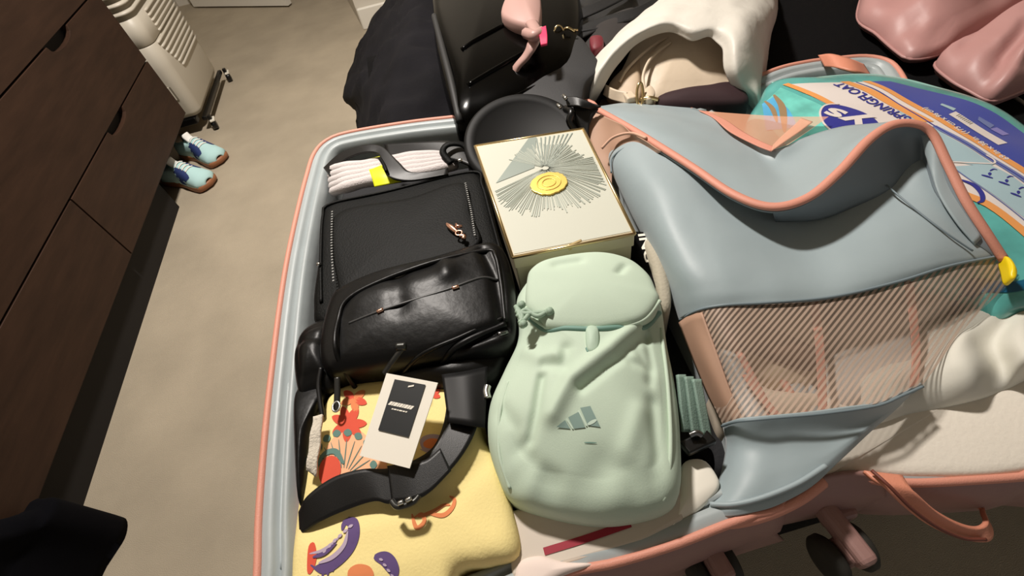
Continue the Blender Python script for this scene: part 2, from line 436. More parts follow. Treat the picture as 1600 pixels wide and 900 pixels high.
# ------------------------------------------------------------------ sneakers under the dresser end
UP = mat('pale_aqua_suede', (178, 214, 212), .8); GUM = mat('gum_sole', (150, 98, 66), .5); NAVY = mat('navy_suede', (46, 60, 108), .7); LACE = mat('white_lace', (235, 232, 225), .8)
def sneaker(toe, heading, label):
    t = thing('sneaker', label, 'shoe', (toe[0], toe[1], 0), 'pair of sneakers under the dresser')
    ca, sa = math.cos(heading), math.sin(heading)
    def L(x, y, z): return Vector((toe[0]+x*ca-y*sa, toe[1]+x*sa+y*ca, z))
    def hw(s): return (.05*min(1, (s/.09))**.5 if s < .09 else .05-.014*math.exp(-((s-.55)/.22)**2)) * (1 if s < .9 else (1-(s-.9)/.1*.45))
    # sole outline
    N = 28; v = []; rows = 0
    out = [(-s*.27, hw(s)) for s in [i/N for i in range(N+1)]]+[(-s*.27, -hw(s)) for s in [1-i/N for i in range(N+1)]]
    n = len(out); f = []
    for z, k in ((0, .94), (.006, 1.0), (.022, 1.02), (.028, .97)):
        for x, y in out: v.append(L(-.135+(x+.135)*k, y*k, z+(.006*max(0, 1+x/.04) if x > -.04 else 0)))
    f = [(k*n+i, k*n+(i+1) % n, (k+1)*n+(i+1) % n, (k+1)*n+i) for k in range(3) for i in range(n)]+[tuple(range(n))[::-1], tuple(3*n+i for i in range(n))]
    link('sole', v, f, GUM, t)
    # upper: cross sections
    def top(s): return .028+ (.034*min(1, s/.08)**.5 if s < .1 else .034+.05*min(1, (s-.1)/.4)**1.1) if s < .5 else .112-.012*math.sin(max(0, (s-.5))*math.pi)
    v = []; K = 13; S = [0.012, .024, .05, .09, .15, .22, .3, .38, .46, .54, .64, .76, .88, .96, .995]
    for s in S:
        h = hw(s)*.96; zt = top(s); open_ = s > .5
        for k in range(K):
            a = math.pi*k/(K-1); y = h*math.cos(a)*(1 if not open_ else .98); z = .024+(zt-.024)*math.sin(a)**.75
            if open_ and 4 <= k <= 8: z -= .045
            v.append(L(-s*.265-.003, y, z))
    f = [(i*K+k, i*K+k+1, (i+1)*K+k+1, (i+1)*K+k) for i in range(len(S)-1) for k in range(K-1)]
    up = link('upper', v, f, UP, t, thick=.003, offset=0)
    tb = bvh(up)
    tip = [L(-x, y, 0)[:2] for x, y in ((.055, .032), (.075, .044), (.115, .042), (.135, .03), (.11, .018), (.08, .018))]
    decal('side_panel', tip, tb, NAVY, t, off=.002, raw=True, n=24, miss=.03)
    tip = [L(-x, -y, 0)[:2] for x, y in ((.055, .032), (.075, .044), (.115, .042), (.135, .03), (.11, .018), (.08, .018))]
    decal('side_panel', tip, tb, NAVY, t, off=.002, raw=True, n=24, miss=.03)
    for k in range(5):
        x = .075+k*.014; tube('lace', [drop(tb, *L(-x, y, 0)[:2], off=.003) for y in (-.02, -.01, 0, .01, .02)], .0028, LACE, t, n=10, seg=6)
    tube('tongue', [L(-.13, 0, .088), L(-.15, 0, .10), L(-.165, 0, .118)], .018, LACE, t, n=8, squash=.35)
    return t
sneaker((-.985, 2.02), math.radians(-42), 'pale aqua sneaker with navy panel and gum sole, the farther of the pair')
sneaker((-1.005, 1.865), math.radians(-34), 'pale aqua sneaker with navy panel and gum sole, the nearer of the pair')

# ------------------------------------------------------------------ black clothes heap at lower left
hp = [(-1.088, .22), (-1.088, .52), (-1.05, .555), (-1.01, .545), (-1.0, .50), (-1.025, .45), (-1.035, .40), (-1.03, .30), (-1.05, .22)]
props(puff('clothes_heap', hp, .0, .20, mat('navy_black_cloth', (14, 14, 18), .95, spec=.1), None, bulge=.11, rim=.02, jitter=.012, n=80, under=1.0), 'black crumpled clothes heap on the carpet against the dresser', 'clothes')

# ------------------------------------------------------------------ bed
bed = thing('bed', 'low bed under a black bedspread, beneath the suitcases', 'bed', (.8, 1.0, 0))
box('bed_base', (-.16, .15, .02), (1.85, 1.45, .26), BLACKC, bed, .01)
box('mattress', (-.17, .125, .26), (1.87, 1.47, .485), BLACKC, bed, .04)
def spread():
    # bedspread: top field with sides that hang over
    nx, ny = 60, 60; v = []
    x0, x1, y0, y1 = -.18, 1.9, .105, 1.50; zt = .5
    def pt(i, j):
        a = -.16+(x1-x0+.32)*i/nx; b = -.16+(y1-y0+.32)*j/ny
        x = x0+a; y = y0+b; z = zt
        def fold(t, lo_, hi_):
            if t < lo_: return lo_-.006*(1-math.exp((t-lo_)*30)), (lo_-t)
            if t > hi_: return hi_+.006, (t-hi_)
            return t, 0
        x2, d1 = fold(x, x0, x1); y2, d2 = fold(y, y0, y1); z -= max(d1, d2)*1.6
        nz = noise.noise(Vector((x*6, y*6, 1)))*.006
        if d1 or d2: x2 += noise.noise(Vector((x2*9, y2*9, 0)))*.006*(1 if d1 else .2)
        return Vector((x2, y2, z+nz))
    v = [pt(i, j) for j in range(ny+1) for i in range(nx+1)]
    f = [(j*(nx+1)+i, j*(nx+1)+i+1, (j+1)*(nx+1)+i+1, (j+1)*(nx+1)+i) for j in range(ny) for i in range(nx)]
    return link('bedspread', v, f, BLACKC, bed, thick=.006)
spread()

# black blanket draped over the foot corner
BL = mat('charcoal_fleece', (24, 23, 26), .9, var=.3, vscale=9, spec=.15, bump=.4, bscale=120)
rowsb = [
 [(560, 225, .26), (556, 175, .24), (536, 148, .22), (552, 95, .26), (575, 40, .30), (600, 0, .34), (640, -60, .4)],
 [(566, 215, .44), (568, 165, .44), (562, 130, .44), (578, 80, .45), (596, 35, .47), (622, -8, .48), (665, -60, .5)],
 [(600, 206, .575), (602, 165, .585), (606, 120, .58), (616, 75, .59), (632, 35, .585), (650, 0, .58), (690, -50, .58)],
 [(650, 200, .585), (650, 160, .60), (655, 115, .595), (660, 75, .60), (670, 35, .60), (688, 0, .59), (725, -50, .58)],
 [(725, 195, .55), (722, 150, .56), (722, 105, .57), (724, 70, .57), (730, 35, .56), (745, 0, .55), (780, -50, .55)]]
props(sheet('blanket', rowsb, BL, None, res=8, thick=.012, jitter=.022, jscale=13), 'dark charcoal throw draped over the bed corner beside the glossy black case', 'blanket')

# glossy black cabin case lying on the bed
gc = thing('cabin_case', 'glossy black hard-shell case lying behind the open suitcase', 'suitcase', (.2, 1.25, .5))
gp = poly([(672, 20), (700, 160), (735, 172), (850, 128), (905, 75), (880, -60), (690, -90)], .66)
gpc = puff('shell', gp, .51, .665, BLACKG, gc, bulge=.02, rim=.05, n=96, tilt=(0, 0.02))
gt = bvh(gpc)
for A, B in (((728, 118), (838, 60)), ((720, 70), (800, 30)), ((738, 150), (850, 100))):
    a, b = W(*A, .68), W(*B, .68); tube('shell_ridge', [drop(gt, *a.lerp(b, i/6)[:2], off=.0) for i in range(7)], .005, BLACKG, gc, n=20)
tube('edge_band', [drop(gt, *W(u, v, .67)[:2], off=.002) for u, v in ((676, 15), (690, 70), (703, 120), (712, 165))], .007, mat('dull_black_rubber', (40, 40, 40), .6), gc, n=20)

# black bags at the back
bd = thing('duffel_bag', 'flat black nylon bag with straps behind the wristlet pouch', 'bag', (.45, 1.2, .5))
NYL = mat('black_nylon', (26, 26, 27), .55, bump=.3, bscale=120)
puff('bag_body', poly([(840, 95), (900, 30), (870, -50), (1000, -90), (1130, -60), (1040, 60), (960, 110)], .58), .505, .575, NYL, bd, bulge=.02, rim=.03, jitter=.012)
strap('carry_strap', [((868, 62, .625), (874, 78, .62)), ((930, 30, .63), (936, 46, .625)), ((1000, 8, .63), (1006, 22, .625)), ((1060, -30, .60), (1066, -14, .60))], NYL, bd, thick=.003)
strap('carry_strap', [((862, 30, .625), (866, 44, .62)), ((925, 5, .63), (930, 20, .625)), ((985, -25, .62), (990, -10, .62))], NYL, bd, thick=.003)
tube('piping', [(846, 78, .61), (900, 52, .625), (960, 40, .62), (1030, 5, .61)], .004, NYL, bd, raw=False)
props(puff('cloth_bundle', poly([(905, 60), (930, 35), (985, 10), (1010, 20), (1000, 50), (965, 85), (930, 100), (915, 90)], .61), .59, .615, mat('grey_black_knit', (50, 46, 44), .9), None, jitter=.01), 'dark grey bundled cloth between wristlet and white plastic bag', 'clothes')
props(puff('red_pouch', poly([(922, 62), (940, 60), (942, 75), (926, 80)], .63), .62, .638, mat('dark_red', (110, 40, 48), .6), None, rim=.006, bulge=.004, n=32), 'small dark red pouch just behind the black wristlet', 'pouch')

# dusty pink leather keyring pieces
kc = thing('scarf_charm', 'dusty pink leather bow with a hot pink band beside the wristlet', 'charm', W(815, 60, .6))
DP = mat('dusty_pink_leather', (178, 142, 134), .45)
puff('bow_loop', poly([(782, 14), (800, -22), (835, -30), (845, 0), (840, 40), (822, 36), (795, 28)], .70), .67, .70, DP, kc, bulge=.012, rim=.01, n=40)
tube('bow_tail', [(830, 35, .70), (838, 52, .70), (832, 70, .695), (822, 88, .68), (806, 108, .66), (802, 135, .63), (803, 152, .60)], .012, DP, kc, raw=False, squash=.5)
tube('bow_knot', [(822, 52, .70), (836, 56, .715), (846, 50, .70)], .010, DP, kc, raw=False)
strap('hot_pink_band', [((842, 44, .715), (853, 40, .715)), ((843, 56, .717), (855, 55, .717)), ((845, 70, .712), (855, 68, .712))], mat('hot_pink', (226, 60, 100), .5), kc, thick=.004)['label'] = 'hot pink band'

# black wristlet pouch
wr = thing('wristlet_pouch', 'matte black trapezoid wristlet with gold ring, behind the round case', 'bag', W(870, 120, .52))
WRM = mat('matte_black_leather', (44, 44, 45), .6, bump=.15, bscale=400)
puff('pouch_body', poly([(803, 108), (830, 84), (880, 52), (904, 50), (925, 75), (938, 100), (915, 125), (903, 165), (860, 168), (806, 145)], .65), .51, .645, WRM, wr, bulge=.006, rim=.006, n=120, rings=8)
tube('zip_trim', [(812, 96, .650), (845, 74, .652), (880, 50, .652), (903, 47, .65)], .0025, GOLD, wr, raw=False)
tube('gold_ring', [W(873, 50, .66)+Vector((.009*math.cos(a), .004*math.sin(a), .011*math.sin(a))) for a in [i*math.pi/4 for i in range(8)]], .002, GOLD, wr, closed=True, n=24)
tube('gold_clasp', [(882, 46, .665), (888, 44, .668), (897, 49, .66)], .003, GOLD, wr, raw=False)

# ------------------------------------------------------------------ the open suitcase
su = thing('open_suitcase', 'large open suitcase with coral zip and grey-blue lining on the bed', 'suitcase', (.2, .4, .5))
def rimpath(pts, n=160): return spline(pts, n, True)
ZR = .62
RIML = [W(u, v, ZR) for u, v in ((403, 900), (405, 820), (411, 730), (419, 640), (428, 560), (438, 480), (450, 405), (466, 330), (480, 275), (491, 242), (510, 221), (545, 208), (640, 192), (735, 181), (905, 160))]
RIML += [Vector((.262, .765, ZR)), Vector((.272, .70, ZR)), Vector((.25, .4, ZR)), Vector((.235, .16, ZR))]
RIML += [W(u, v, ZR) for u, v in ((1225, 778), (1180, 803), (1130, 822), (1050, 853), (960, 880), (880, 898))]
RIML += [Vector((-.10, .066, ZR)), Vector((-.22, .062, ZR)), Vector((-.275, .07, ZR)), Vector((-.296, .10, ZR))]
def shell(rim, zb, prefix, bulge_near=.03):
    n = 200; R = rimpath(rim, n)
    c = sum(R, Vector())/n; nrm = []
    area = sum(R[i].x*R[(i+1) % n].y-R[(i+1) % n].x*R[i].y for i in range(n))
    sg = 1 if area > 0 else -1
    for i in range(n):
        t_ = (R[(i+2) % n]-R[i-2]); t_.z = 0; t_.normalize(); nrm.append(Vector((t_.y, -t_.x, 0))*sg)
    zr = R[0].z
    def loft(name, prof, m, capb):
        v = []
        for o_, z in prof:
            for i in range(n):
                zz = R[i].z+(z-zr) if z > zr-.03 else z
                v.append((R[i].x+nrm[i].x*o_, R[i].y+nrm[i].y*o_, zz))
        k = len(prof); f = [(j*n+i, j*n+(i+1) % n, (j+1)*n+(i+1) % n, (j+1)*n+i) for j in range(k-1) for i in range(n)]
        if capb: f.append(tuple((k-1)*n+i for i in range(n)))
        return link(name, v, f, m, su)
    H = zr-zb
    loft(prefix+'_shell', [(-.002, zr-.002), (.003, zr-.008), (.010, zr-.02), (.014, zr-H*.4), (.012, zb+.03), (0, zb+.01), (-.03, zb)], CORALD, True)
    tube('zip_tape', [p+Vector((0, 0, .001)) for p in R], .0042, CORAL, su, closed=True, n=n)
    loft('lining', [(-.003, zr+.001), (-.010, zr+.004), (-.017, zr+.002), (-.0195, zr-.008), (-.021, zr-.008), (-.024, zr+.001), (-.030, zr-.004), (-.034, zr-.02), (-.036, zr-.05), (-.038, zb+.012), (-.06, zb+.006)], LINING, True)
    # puckers of the lining along the edge
    return R
RL = shell(RIML, .503, 'left')
ZR2 = .60
RIMR = [Vector((.300, .64, ZR2)), Vector((.325, .675, ZR2))]+[W(u, v, ZR2) for u, v in ((1120, 152), (1205, 112), (1260, 98), (1310, 92), (1352, 89), (1385, 95), (1405, 112))]
RIMR += [Vector((.735, .56, ZR2)), Vector((.69, .40, ZR2)), Vector((.67, .2, ZR2)), Vector((.65, .02, ZR2)), Vector((.63, -.015, ZR2)), Vector((.59, -.015, ZR2))]
RIMR += [W(u, v, ZR2) for u, v in ((1640, 738), (1600, 745), (1500, 752), (1420, 755), (1350, 748))]
RIMR += [Vector((.285, .10, ZR2)), Vector((.276, .16, ZR2)), Vector((.285, .4, ZR2))]
RR = shell(RIMR, .503, 'right')
# pink fabric hinge and near corner between the two halves
sheet('hinge_panel', [[(1195, 800, .615), (1240, 775, .612), (1285, 748, .61), (1335, 738, .612), (1380, 745, .61)],
                      [(1190, 818, .585), (1240, 805, .58), (1285, 795, .575), (1335, 785, .58), (1385, 775, .585)],
                      [(1180, 830, .55), (1235, 818, .545), (1290, 806, .54), (1340, 800, .545), (1390, 788, .55)]], CORALD, su, thick=.003)['label'] = 'dusty pink end panel'
sheet('end_panel', [[(930, 905, .60), (1000, 885, .60), (1080, 855, .60), (1150, 828, .60), (1200, 812, .60)],
                    [(930, 925, .56), (1010, 905, .56), (1090, 872, .56), (1160, 852, .56), (1215, 835, .56)],
                    [(930, 940, .52), (1015, 920, .52), (1095, 888, .52), (1170, 862, .52), (1225, 845, .52)]], CORALD, su, thick=.003)
# near-face handle
strap('carry_handle', [((1350, 735, .625), (1410, 742, .625)), ((1376, 757, .628), (1428, 768, .628)), ((1410, 790, .615), (1462, 800, .61)), ((1450, 820, .595), (1500, 822, .592)), ((1500, 842, .575), (1528, 828, .578)), ((1546, 846, .565), (1544, 818, .572)), ((1550, 822, .555), (1540, 803, .56)), ((1520, 790, .55), (1530, 782, .55)), ((1450, 765, .57), (1470, 757, .575))], mat('coral_strap', (212, 138, 112), .5, bump=.2, bscale=500), su, thick=.004)
tube('handle_stitch', [(1362, 735, .632), (1390, 760, .635), (1425, 795, .622), (1465, 824, .602), (1505, 841, .582), (1540, 843, .572)], .0016, mat('brown_edge', (110, 60, 48), .6), su, raw=False, n=60)
# top carry strap on the far edge
strap('top_handle', [((1278, 86, .615), (1288, 104, .612)), ((1300, 84, .63), (1312, 106, .628)), ((1330, 92, .63), (1340, 112, .628)), ((1350, 100, .61), (1362, 118, .605))], mat('coral_strap', (1, 1, 1)), su, thick=.004)
RUB = mat('dark_rubber', (44, 42, 36), .75)
def wheel(c, yaw, s=1):
    c = Vector(c); ax = Vector((math.cos(yaw), math.sin(yaw), 0)); ay = Vector((-ax.y, ax.x, 0))
    h = obox('wheel_bracket', c+Vector((0, .012, .022)), ax*.009*s, ay*.030, Vector((0, 0, .011)), CORALD, su, .006)
    obox('axle_housing', c, ax*.009*s, ay*.014, Vector((0, 0, .026)), CORALD, h, .006)
    for sd in (-1, 1):
        lathe('wheel', c+ax*sd*.009*s+Vector((0, 0, -.004)), ax*sd, [(.014, 0), (.021, .001), (.024, .004), (.024, .010), (.021, .013), (.013, .0145)], RUB, h, 40)
wheel(W(1318, 862, .545), math.radians(8)); wheel(W(1112, 885, .545), math.radians(8))
box('wheel_bracket', (W(1300, 800, .55)-Vector((.012, .012, .015)))[:], (W(1300, 800, .55)+Vector((.018, .02, .015)))[:], CORALD, su, .006)
# black compression strap and clip at the far end of the hinge
st = strap('compression_strap', [((882, 150, .685), (886, 165, .68)), ((905, 152, .69), (908, 166, .685)), ((938, 168, .68), (925, 174, .67))], WEB, su, thick=.004)
strap('compression_strap', [((895, 162, .68), (935, 170, .675)), ((898, 185, .665), (922, 192, .66)), ((905, 215, .64), (918, 222, .64))], WEB, su, thick=.003)
for a, b in (((880, 149), (885, 155)), ((871, 164), (876, 168))):
    tube('steel_pin', [W(*a, .69), W(*b, .69)], .003, STEEL, su, n=4)
tube('strap_clip', [(884, 170, .67), (893, 176, .675), (890, 190, .665), (900, 205, .65)], .006, PLASTIC, su, raw=False)
# pinkish inner side of the left half, seen low on the left
tube('lining_seam', [W(u, v, .612) for u, v in ((452, 600), (446, 700), (440, 800), (438, 890))], .003, LINING, su)

# ------------------------------------------------------------------ clothes filling the left half (under everything)
props(puff('folded_dark_jumper', [(-.25, .12), (-.25, .78), (-.1, .80), (.2, .74), (.22, .4), (.2, .14), (0, .10)], .512, .555, mat('charcoal_knit', (40, 40, 42), .9, bump=.5, bscale=200), None, bulge=.004, rim=.02, jitter=.006), 'folded black clothing lining the bottom of the left suitcase half', 'clothes')
props(puff('pink_cloth', poly([(455, 560), (470, 560), (478, 640), (470, 740), (462, 880), (480, 900), (500, 860), (500, 600)], .60), .56, .60, mat('pale_pink_cloth', (214, 168, 168), .8), None, bulge=.004, rim=.01, n=60), 'pale pink cloth tucked along the left edge of the suitcase', 'cloth')

# ------------------------------------------------------------------ round black case
ra = Vector((.05, -.30, 1)).normalized()
rc = thing('round_case', 'round glossy black case behind the gold-edged gift box', 'case', (.11, .705, .56))
lathe('case_body', (.108, .700, .592), ra, [(.085, 0), (.094, .004), (.098, .012), (.098, .040), (.095, .046), (.090, .048)], mat('satin_black', (20, 20, 20), .42, spec=.4), rc, 72)
lathe('case_lid', Vector((.108, .700, .592))+ra*.049, ra, [(.094, 0), (.099, .003), (.0985, .010), (.093, .0145), (.080, .012), (.076, .008), (.0, .008)], mat('satin_black_face', (16, 16, 16), .6, spec=.3), rc, 72)
tube('zip_piping', [Vector((.108, .700, .592))+ra*.047+(Vector((1, 0, 0))*math.cos(a)+ra.cross(Vector((1, 0, 0)))*math.sin(a))*.0985 for a in [i*math.pi/12 for i in range(24)]], .002, BLACKL, rc, closed=True, n=72)
tube('hand_loop', [(705, 255, .64), (692, 238, .65), (700, 226, .655), (722, 226, .65), (738, 240, .64)], .006, BLACKL, rc, raw=False, squash=.6)

# ------------------------------------------------------------------ white gift box with gold edges
GB = mat('gift_box_side', (196, 184, 156), .35); GW = mat('gift_box_ivory', (198, 199, 184), .6)
gb = thing('gift_box', 'ivory gift box with gold edges, medallion and silver sunburst', 'box', (.11, .52, .57))
g4 = poly([(742, 228), (911, 201), (992, 365), (801, 402)], .69)
body4 = [tuple(Vector(p).lerp(Vector((.109, .52)), .02)) for p in g4]
prism('box_body', body4, .605, .668, GB, gb, .002)
lid = prism('lid', g4, .668, .69, GB, gb, .0015)
in4 = [tuple(Vector(p).lerp(Vector((.109, .52)), .035)) for p in g4]
prism('lid_paper', in4, .6895, .6905, GW, lid, 0)
for i in range(4):
    a = Vector((*g4[i], .6895)); b = Vector((*g4[(i+1) % 4], .6895)); tube('gold_edge', [a, b], .0022, GOLD, lid, n=3, seg=6)
gt = bvh(lid)
FOIL = mat('silver_foil', (168, 174, 162), .4, metal=.2); FOILD = mat('dark_foil', (150, 160, 152), .35, metal=.2)
IN_S = 1 if (Vector(in4[1])-Vector(in4[0])).cross(Vector(in4[2])-Vector(in4[1])) > 0 else -1
def rays(name, A, r0, r1, n, a0, a1, m, wd):
    v = []; f = []
    for i in range(n):
        a = math.radians(a0+(a1-a0)*(i+random.uniform(-.3, .3))/n); q = random.uniform(.82, 1.0)
        d = Vector((math.cos(a), math.sin(a), 0)); s = Vector((-d.y, d.x, 0)); L_ = r0
        while L_ < r1*q and all(((Vector(in4[(j+1) % 4])-Vector(in4[j])).normalized().cross((A+d*L_).to_2d()-Vector(in4[j])))*IN_S > .004 for j in range(4)): L_ += .001
        if L_ < r0+.012: continue
        k = len(v); p0 = A+d*r0; p1 = A+d*L_; ww = wd*random.uniform(.5, 1.3)
        v += [p0-s*ww*.3, p0+s*ww*.3, p1+s*ww, p1-s*ww]; f.append((k, k+1, k+2, k+3))
    o = link(name, v, f, m, lid, smooth=False, thick=.0003, offset=0); o['kind'] = 'stuff'; return o
MC = W(858, 288, .6912)
RC = W(852, 262, .6912)
rays('foil_sunburst', RC, .005, .098, 84, -165, -2, FOIL, .0008)
rays('foil_sunburst_upper', RC, .005, .060, 44, 0, 140, FOIL, .0009)
for i in range(9):
    a = W(838+i*7, 216-i*1.0, .6911); b = W(846+i*2, 258+i*.5, .6911); s = Vector((.0011, 0, 0))
    link('foil_facet', [a-s, a+s, b+s*.3, b-s*.3], [(0, 1, 2, 3)], FOILD, lid, smooth=False, thick=.0003)
link('foil_facet', [W(826, 216, .6910), W(838, 214, .6910), W(835, 262, .6910), W(775, 286, .6910)], [(0, 1, 2, 3)], FOILD, lid, smooth=False, thick=.0002)
mpts = []
for i in range(40):
    a = 2*math.pi*i/40; r = .0245+random.uniform(-.0008, .0008); mpts.append((MC.x+r*math.cos(a)*1.02, MC.y+r*math.sin(a)*.92))
md = prism('gold_medallion', mpts, .6905, .694, mat('pale_gold', (240, 205, 110), .38, metal=.7), lid, .0008)
for r in (.016, .009):
    tube('medallion_ring', [(MC.x+r*math.cos(a), MC.y+r*.92*math.sin(a), .6942) for a in [i*math.pi/6 for i in range(12)]], .0008, MATS['pale_gold'], md, closed=True, n=36, seg=6)
m_ = W(898, 379, .69); obox('gold_clasp', m_-Vector((0, .001, .003)), (.009, .0015, 0), (0, .002, 0), (0, 0, .004), GOLD, gb, .001)

# black lettered box and beige roll between the gift box and the grey-blue fabric
bb = thing('lettered_box', 'narrow black box with white capital letters beside the gift box', 'box', W(1000, 390, .6))
bp_ = prism('box_body', poly([(985, 360), (1012, 362), (1040, 440), (1015, 455)], .645), .56, .645, BLACKC, bb, .002)
O = W(997, 366, .6458); E_ = W(1009, 410, .6458)-O; N_ = Vector((-E_.y, E_.x, 0)).normalized()
text('lettering', 'ING', None, None, PAPER, bp_, plane=(O-N_*.0, E_, N_), size=.016, bold=.02)
props(puff('beige_roll', poly([(1006, 370), (1022, 362), (1034, 385), (1048, 430), (1050, 470), (1036, 475), (1022, 430)], .655), .56, .65, mat('taupe_cotton', (176, 168, 150), .9, bump=.4, bscale=300), None, bulge=.004, rim=.012, n=50, rings=8), 'rolled taupe sock wedged between the mint backpack and blue fabric', 'sock')

# ------------------------------------------------------------------ bundle of white socks
sk = thing('sock_bundle', 'bundle of white socks held by a bright yellow band', 'socks', W(610, 268, .6))
for i in range(5):
    o_ = i*8.5
    pts = [(516+i*1, 266+o_, .615-.004*i), (535, 262+o_*.95, .635-.002*i), (575, 258+o_*.75, .64), (620, 250+o_*.8, .64), (665, 243+o_*.75, .64), (700, 246+o_*.45, .63), (712, 250+o_*.3, .62)]
    tube('sock', pts, .0095, SOCK, sk, raw=False, n=40, seg=10, taper=lambda t: .75+.35*math.sin(math.pi*t)**.5+.06*math.sin(t*30))
sheet('yellow_band', [[(577, 248, .625), (598, 243, .628), (616, 242, .625)], [(576, 262, .648), (598, 258, .651), (618, 256, .648)], [(580, 275, .652), (600, 272, .655), (622, 269, .652)], [(585, 292, .645), (605, 288, .648), (627, 284, .642)]], YELLOWBAND, sk, thick=.001)

# ------------------------------------------------------------------ upper black leather bag
ub = thing('leather_shoulder_bag', 'black pebbled leather shoulder bag with rose-gold clasp, below the socks', 'bag', W(640, 370, .56))
ubo = poly([(496, 330), (510, 309), (560, 298), (650, 276), (725, 259), (748, 262), (760, 290), (775, 350), (800, 430), (805, 480), (640, 510), (500, 505), (482, 470), (490, 400)], .655)
ubb = puff('bag_body', ubo, .555, .65, BLACKL, ub, bulge=.006, rim=.014, n=140, rings=16)
ut = bvh(ubb)
pan = poly([(522, 335), (640, 307), (722, 283), (735, 330), (750, 375), (700, 400), (620, 425), (540, 450), (526, 440)], .66)
puff('front_panel', pan, .645, .659, BLACKL, ub, bulge=.003, rim=.004, n=120, rings=10)
UT = (lambda p, z=.6625: W(p[0], p[1], z))
STI = mat('grey_thread', (140, 140, 136), .5)
def stitches(path, nst, m, parent, z, off=.0, ln=.0016, r=.0006):
    P3 = spline([W(u, v, z) for u, v in path], nst*2); v = []; f = []
    for i in range(0, nst*2-1, 2):
        a, b = P3[i], P3[i].lerp(P3[i+1], .7); d = (b-a).normalized()*ln; s = Vector((-d.y, d.x, 0)).normalized()*ln*1.6; k = len(v)
        v += [a-s*.5, a+s*.5, b+s*.5, b-s*.5]; f.append((k, k+1, k+2, k+3))
    o = link('stitching', v, f, m, parent, smooth=False, thick=.0004); o['kind'] = 'stuff'; return o
stitches([(519, 330), (518, 380), (521, 440)], 26, STI, ub, .664)
stitches([(727, 286), (735, 325), (742, 368)], 26, STI, ub, .664)
tube('edge_piping', [drop(ut, *W(u, v, .655)[:2], off=.001) for u, v in ((500, 470), (499, 400), (502, 335), (514, 316), (600, 297), (735, 265), (752, 285), (765, 330), (780, 385))], .0025, BLACKL, ub, n=90)
# rose gold dragonfly-like clasp
cc = W(708, 357, .668); ex = (W(728, 366, .668)-W(688, 346, .668)).normalized(); ey = Vector((-ex.y, ex.x, 0))
def lp(a, b, c=.0): return cc+ex*a+ey*b+Vector((0, 0, c))
cl = puff('clasp', [lp(-.018, .004)[:2], lp(-.006, .0055)[:2], lp(.008, .002)[:2], lp(.013, -.002)[:2], lp(.004, -.004)[:2], lp(-.012, -.001)[:2]], .664, .668, ROSE, ub, bulge=.002, rim=.002, n=30, rings=4)
tube('clasp_bow', [lp(.0, .007, .002), lp(.006, .004, .004), lp(.010, .008, .002)], .0022, ROSE, cl, n=10)
tube('clasp_ring', [lp(.014, -.003, .001)+ex*.0045*math.cos(a)+ey*.0045*math.sin(a) for a in [i*math.pi/4 for i in range(8)]], .0013, ROSE, cl, closed=True, n=20)
tube('clasp_tail', [lp(.018, -.006), lp(.024, -.003), lp(.026, -.008)], .003, ROSE, cl, n=8)
strap('bag_handle', [((505, 262, .625), (515, 275, .625)), ((530, 240, .645), (538, 250, .645)), ((565, 227, .66), (568, 238, .66)), ((595, 228, .665), (590, 240, .662)), ((622, 252, .664), (600, 262, .664)), ((640, 268, .662), (607, 276, .662)), ((668, 268, .658), (640, 282, .658)), ((700, 262, .655), (700, 272, .655))], WEB, ub, thick=.003)
tube('handle_end', [(604, 268, .668), (600, 258, .668), (594, 248, .664)], .003, BLACKL, ub, raw=False)
strap('shoulder_strap', [((600, 225, .63), (605, 250, .62)), ((650, 222, .64), (655, 245, .63)), ((700, 220, .645), (710, 250, .64)), ((740, 230, .64), (745, 262, .64))], WEB, ub, thick=.004)
tube('steel_stud', [W(716, 252, .66), W(722, 250, .66)], .0035, STEEL, ub, n=4)
tube('steel_stud', [W(496, 413, .655), W(500, 413, .655)], .0028, STEEL, ub, n=4)

# ------------------------------------------------------------------ lower black leather bag with hang tag
lb = thing('leather_sling_bag', 'black leather sling bag with zip pockets and white hang tag', 'bag', W(650, 490, .56))
lbo = polyz([(512, 475), (530, 448), (590, 418), (680, 392), (755, 367), (778, 370), (790, 390), (800, 430), (806, 495), (800, 540), (770, 558), (650, 578), (545, 593), (518, 590), (505, 550)], .685, .65)
dl = creases([([(545, 590), (660, 555), (790, 498)], .006, -.010), ([(560, 470), (660, 440), (700, 425)], .02, .003), ([(620, 425), (625, 480)], .012, -.003), ([(690, 400), (700, 430)], .010, .004), ([(750, 380), (770, 420), (785, 500)], .006, -.006)], .69)
lbb = puff('bag_body', lbo, .575, .68, BLACKS, lb, bulge=.012, rim=.018, n=160, rings=26, disp=dl)
lt_ = bvh(lbb)
def on(t_, pts, z, off): return [drop(t_, *W(u, v, z)[:2], off=off) for u, v in pts]
tube('piping', on(lt_, [(530, 585), (522, 550), (527, 490), (545, 463), (600, 436), (680, 408), (757, 382), (772, 392), (780, 430), (786, 490)], .69, .001), .003, BLACKS, lb, n=120)
tube('zip_line', on(lt_, [(543, 502), (590, 488), (640, 472), (700, 453), (750, 430), (775, 426)], .69, .0), .0016, mat('zip_grey', (60, 60, 60), .4), lb, n=80)
for p in ((595, 487), (712, 450)):
    q = on(lt_, [(p[0]-5, p[1]+2), (p[0]+5, p[1]-2)], .69, .001); tube('zip_pull', q, .0025, ROSE, lb, n=4)
tube('pocket_welt', on(lt_, [(540, 582), (620, 562), (700, 535), (786, 492)], .69, .001), .004, BLACKS, lb, n=80)
tube('pocket_welt', on(lt_, [(555, 572), (640, 548), (720, 518), (782, 485)], .69, .0), .0025, BLACKS, lb, n=80)
tube('steel_slider', on(lt_, [(775, 512), (788, 504)], .69, .001), .003, mat('gunmetal', (120, 120, 120), .3, metal=1), lb, n=4)
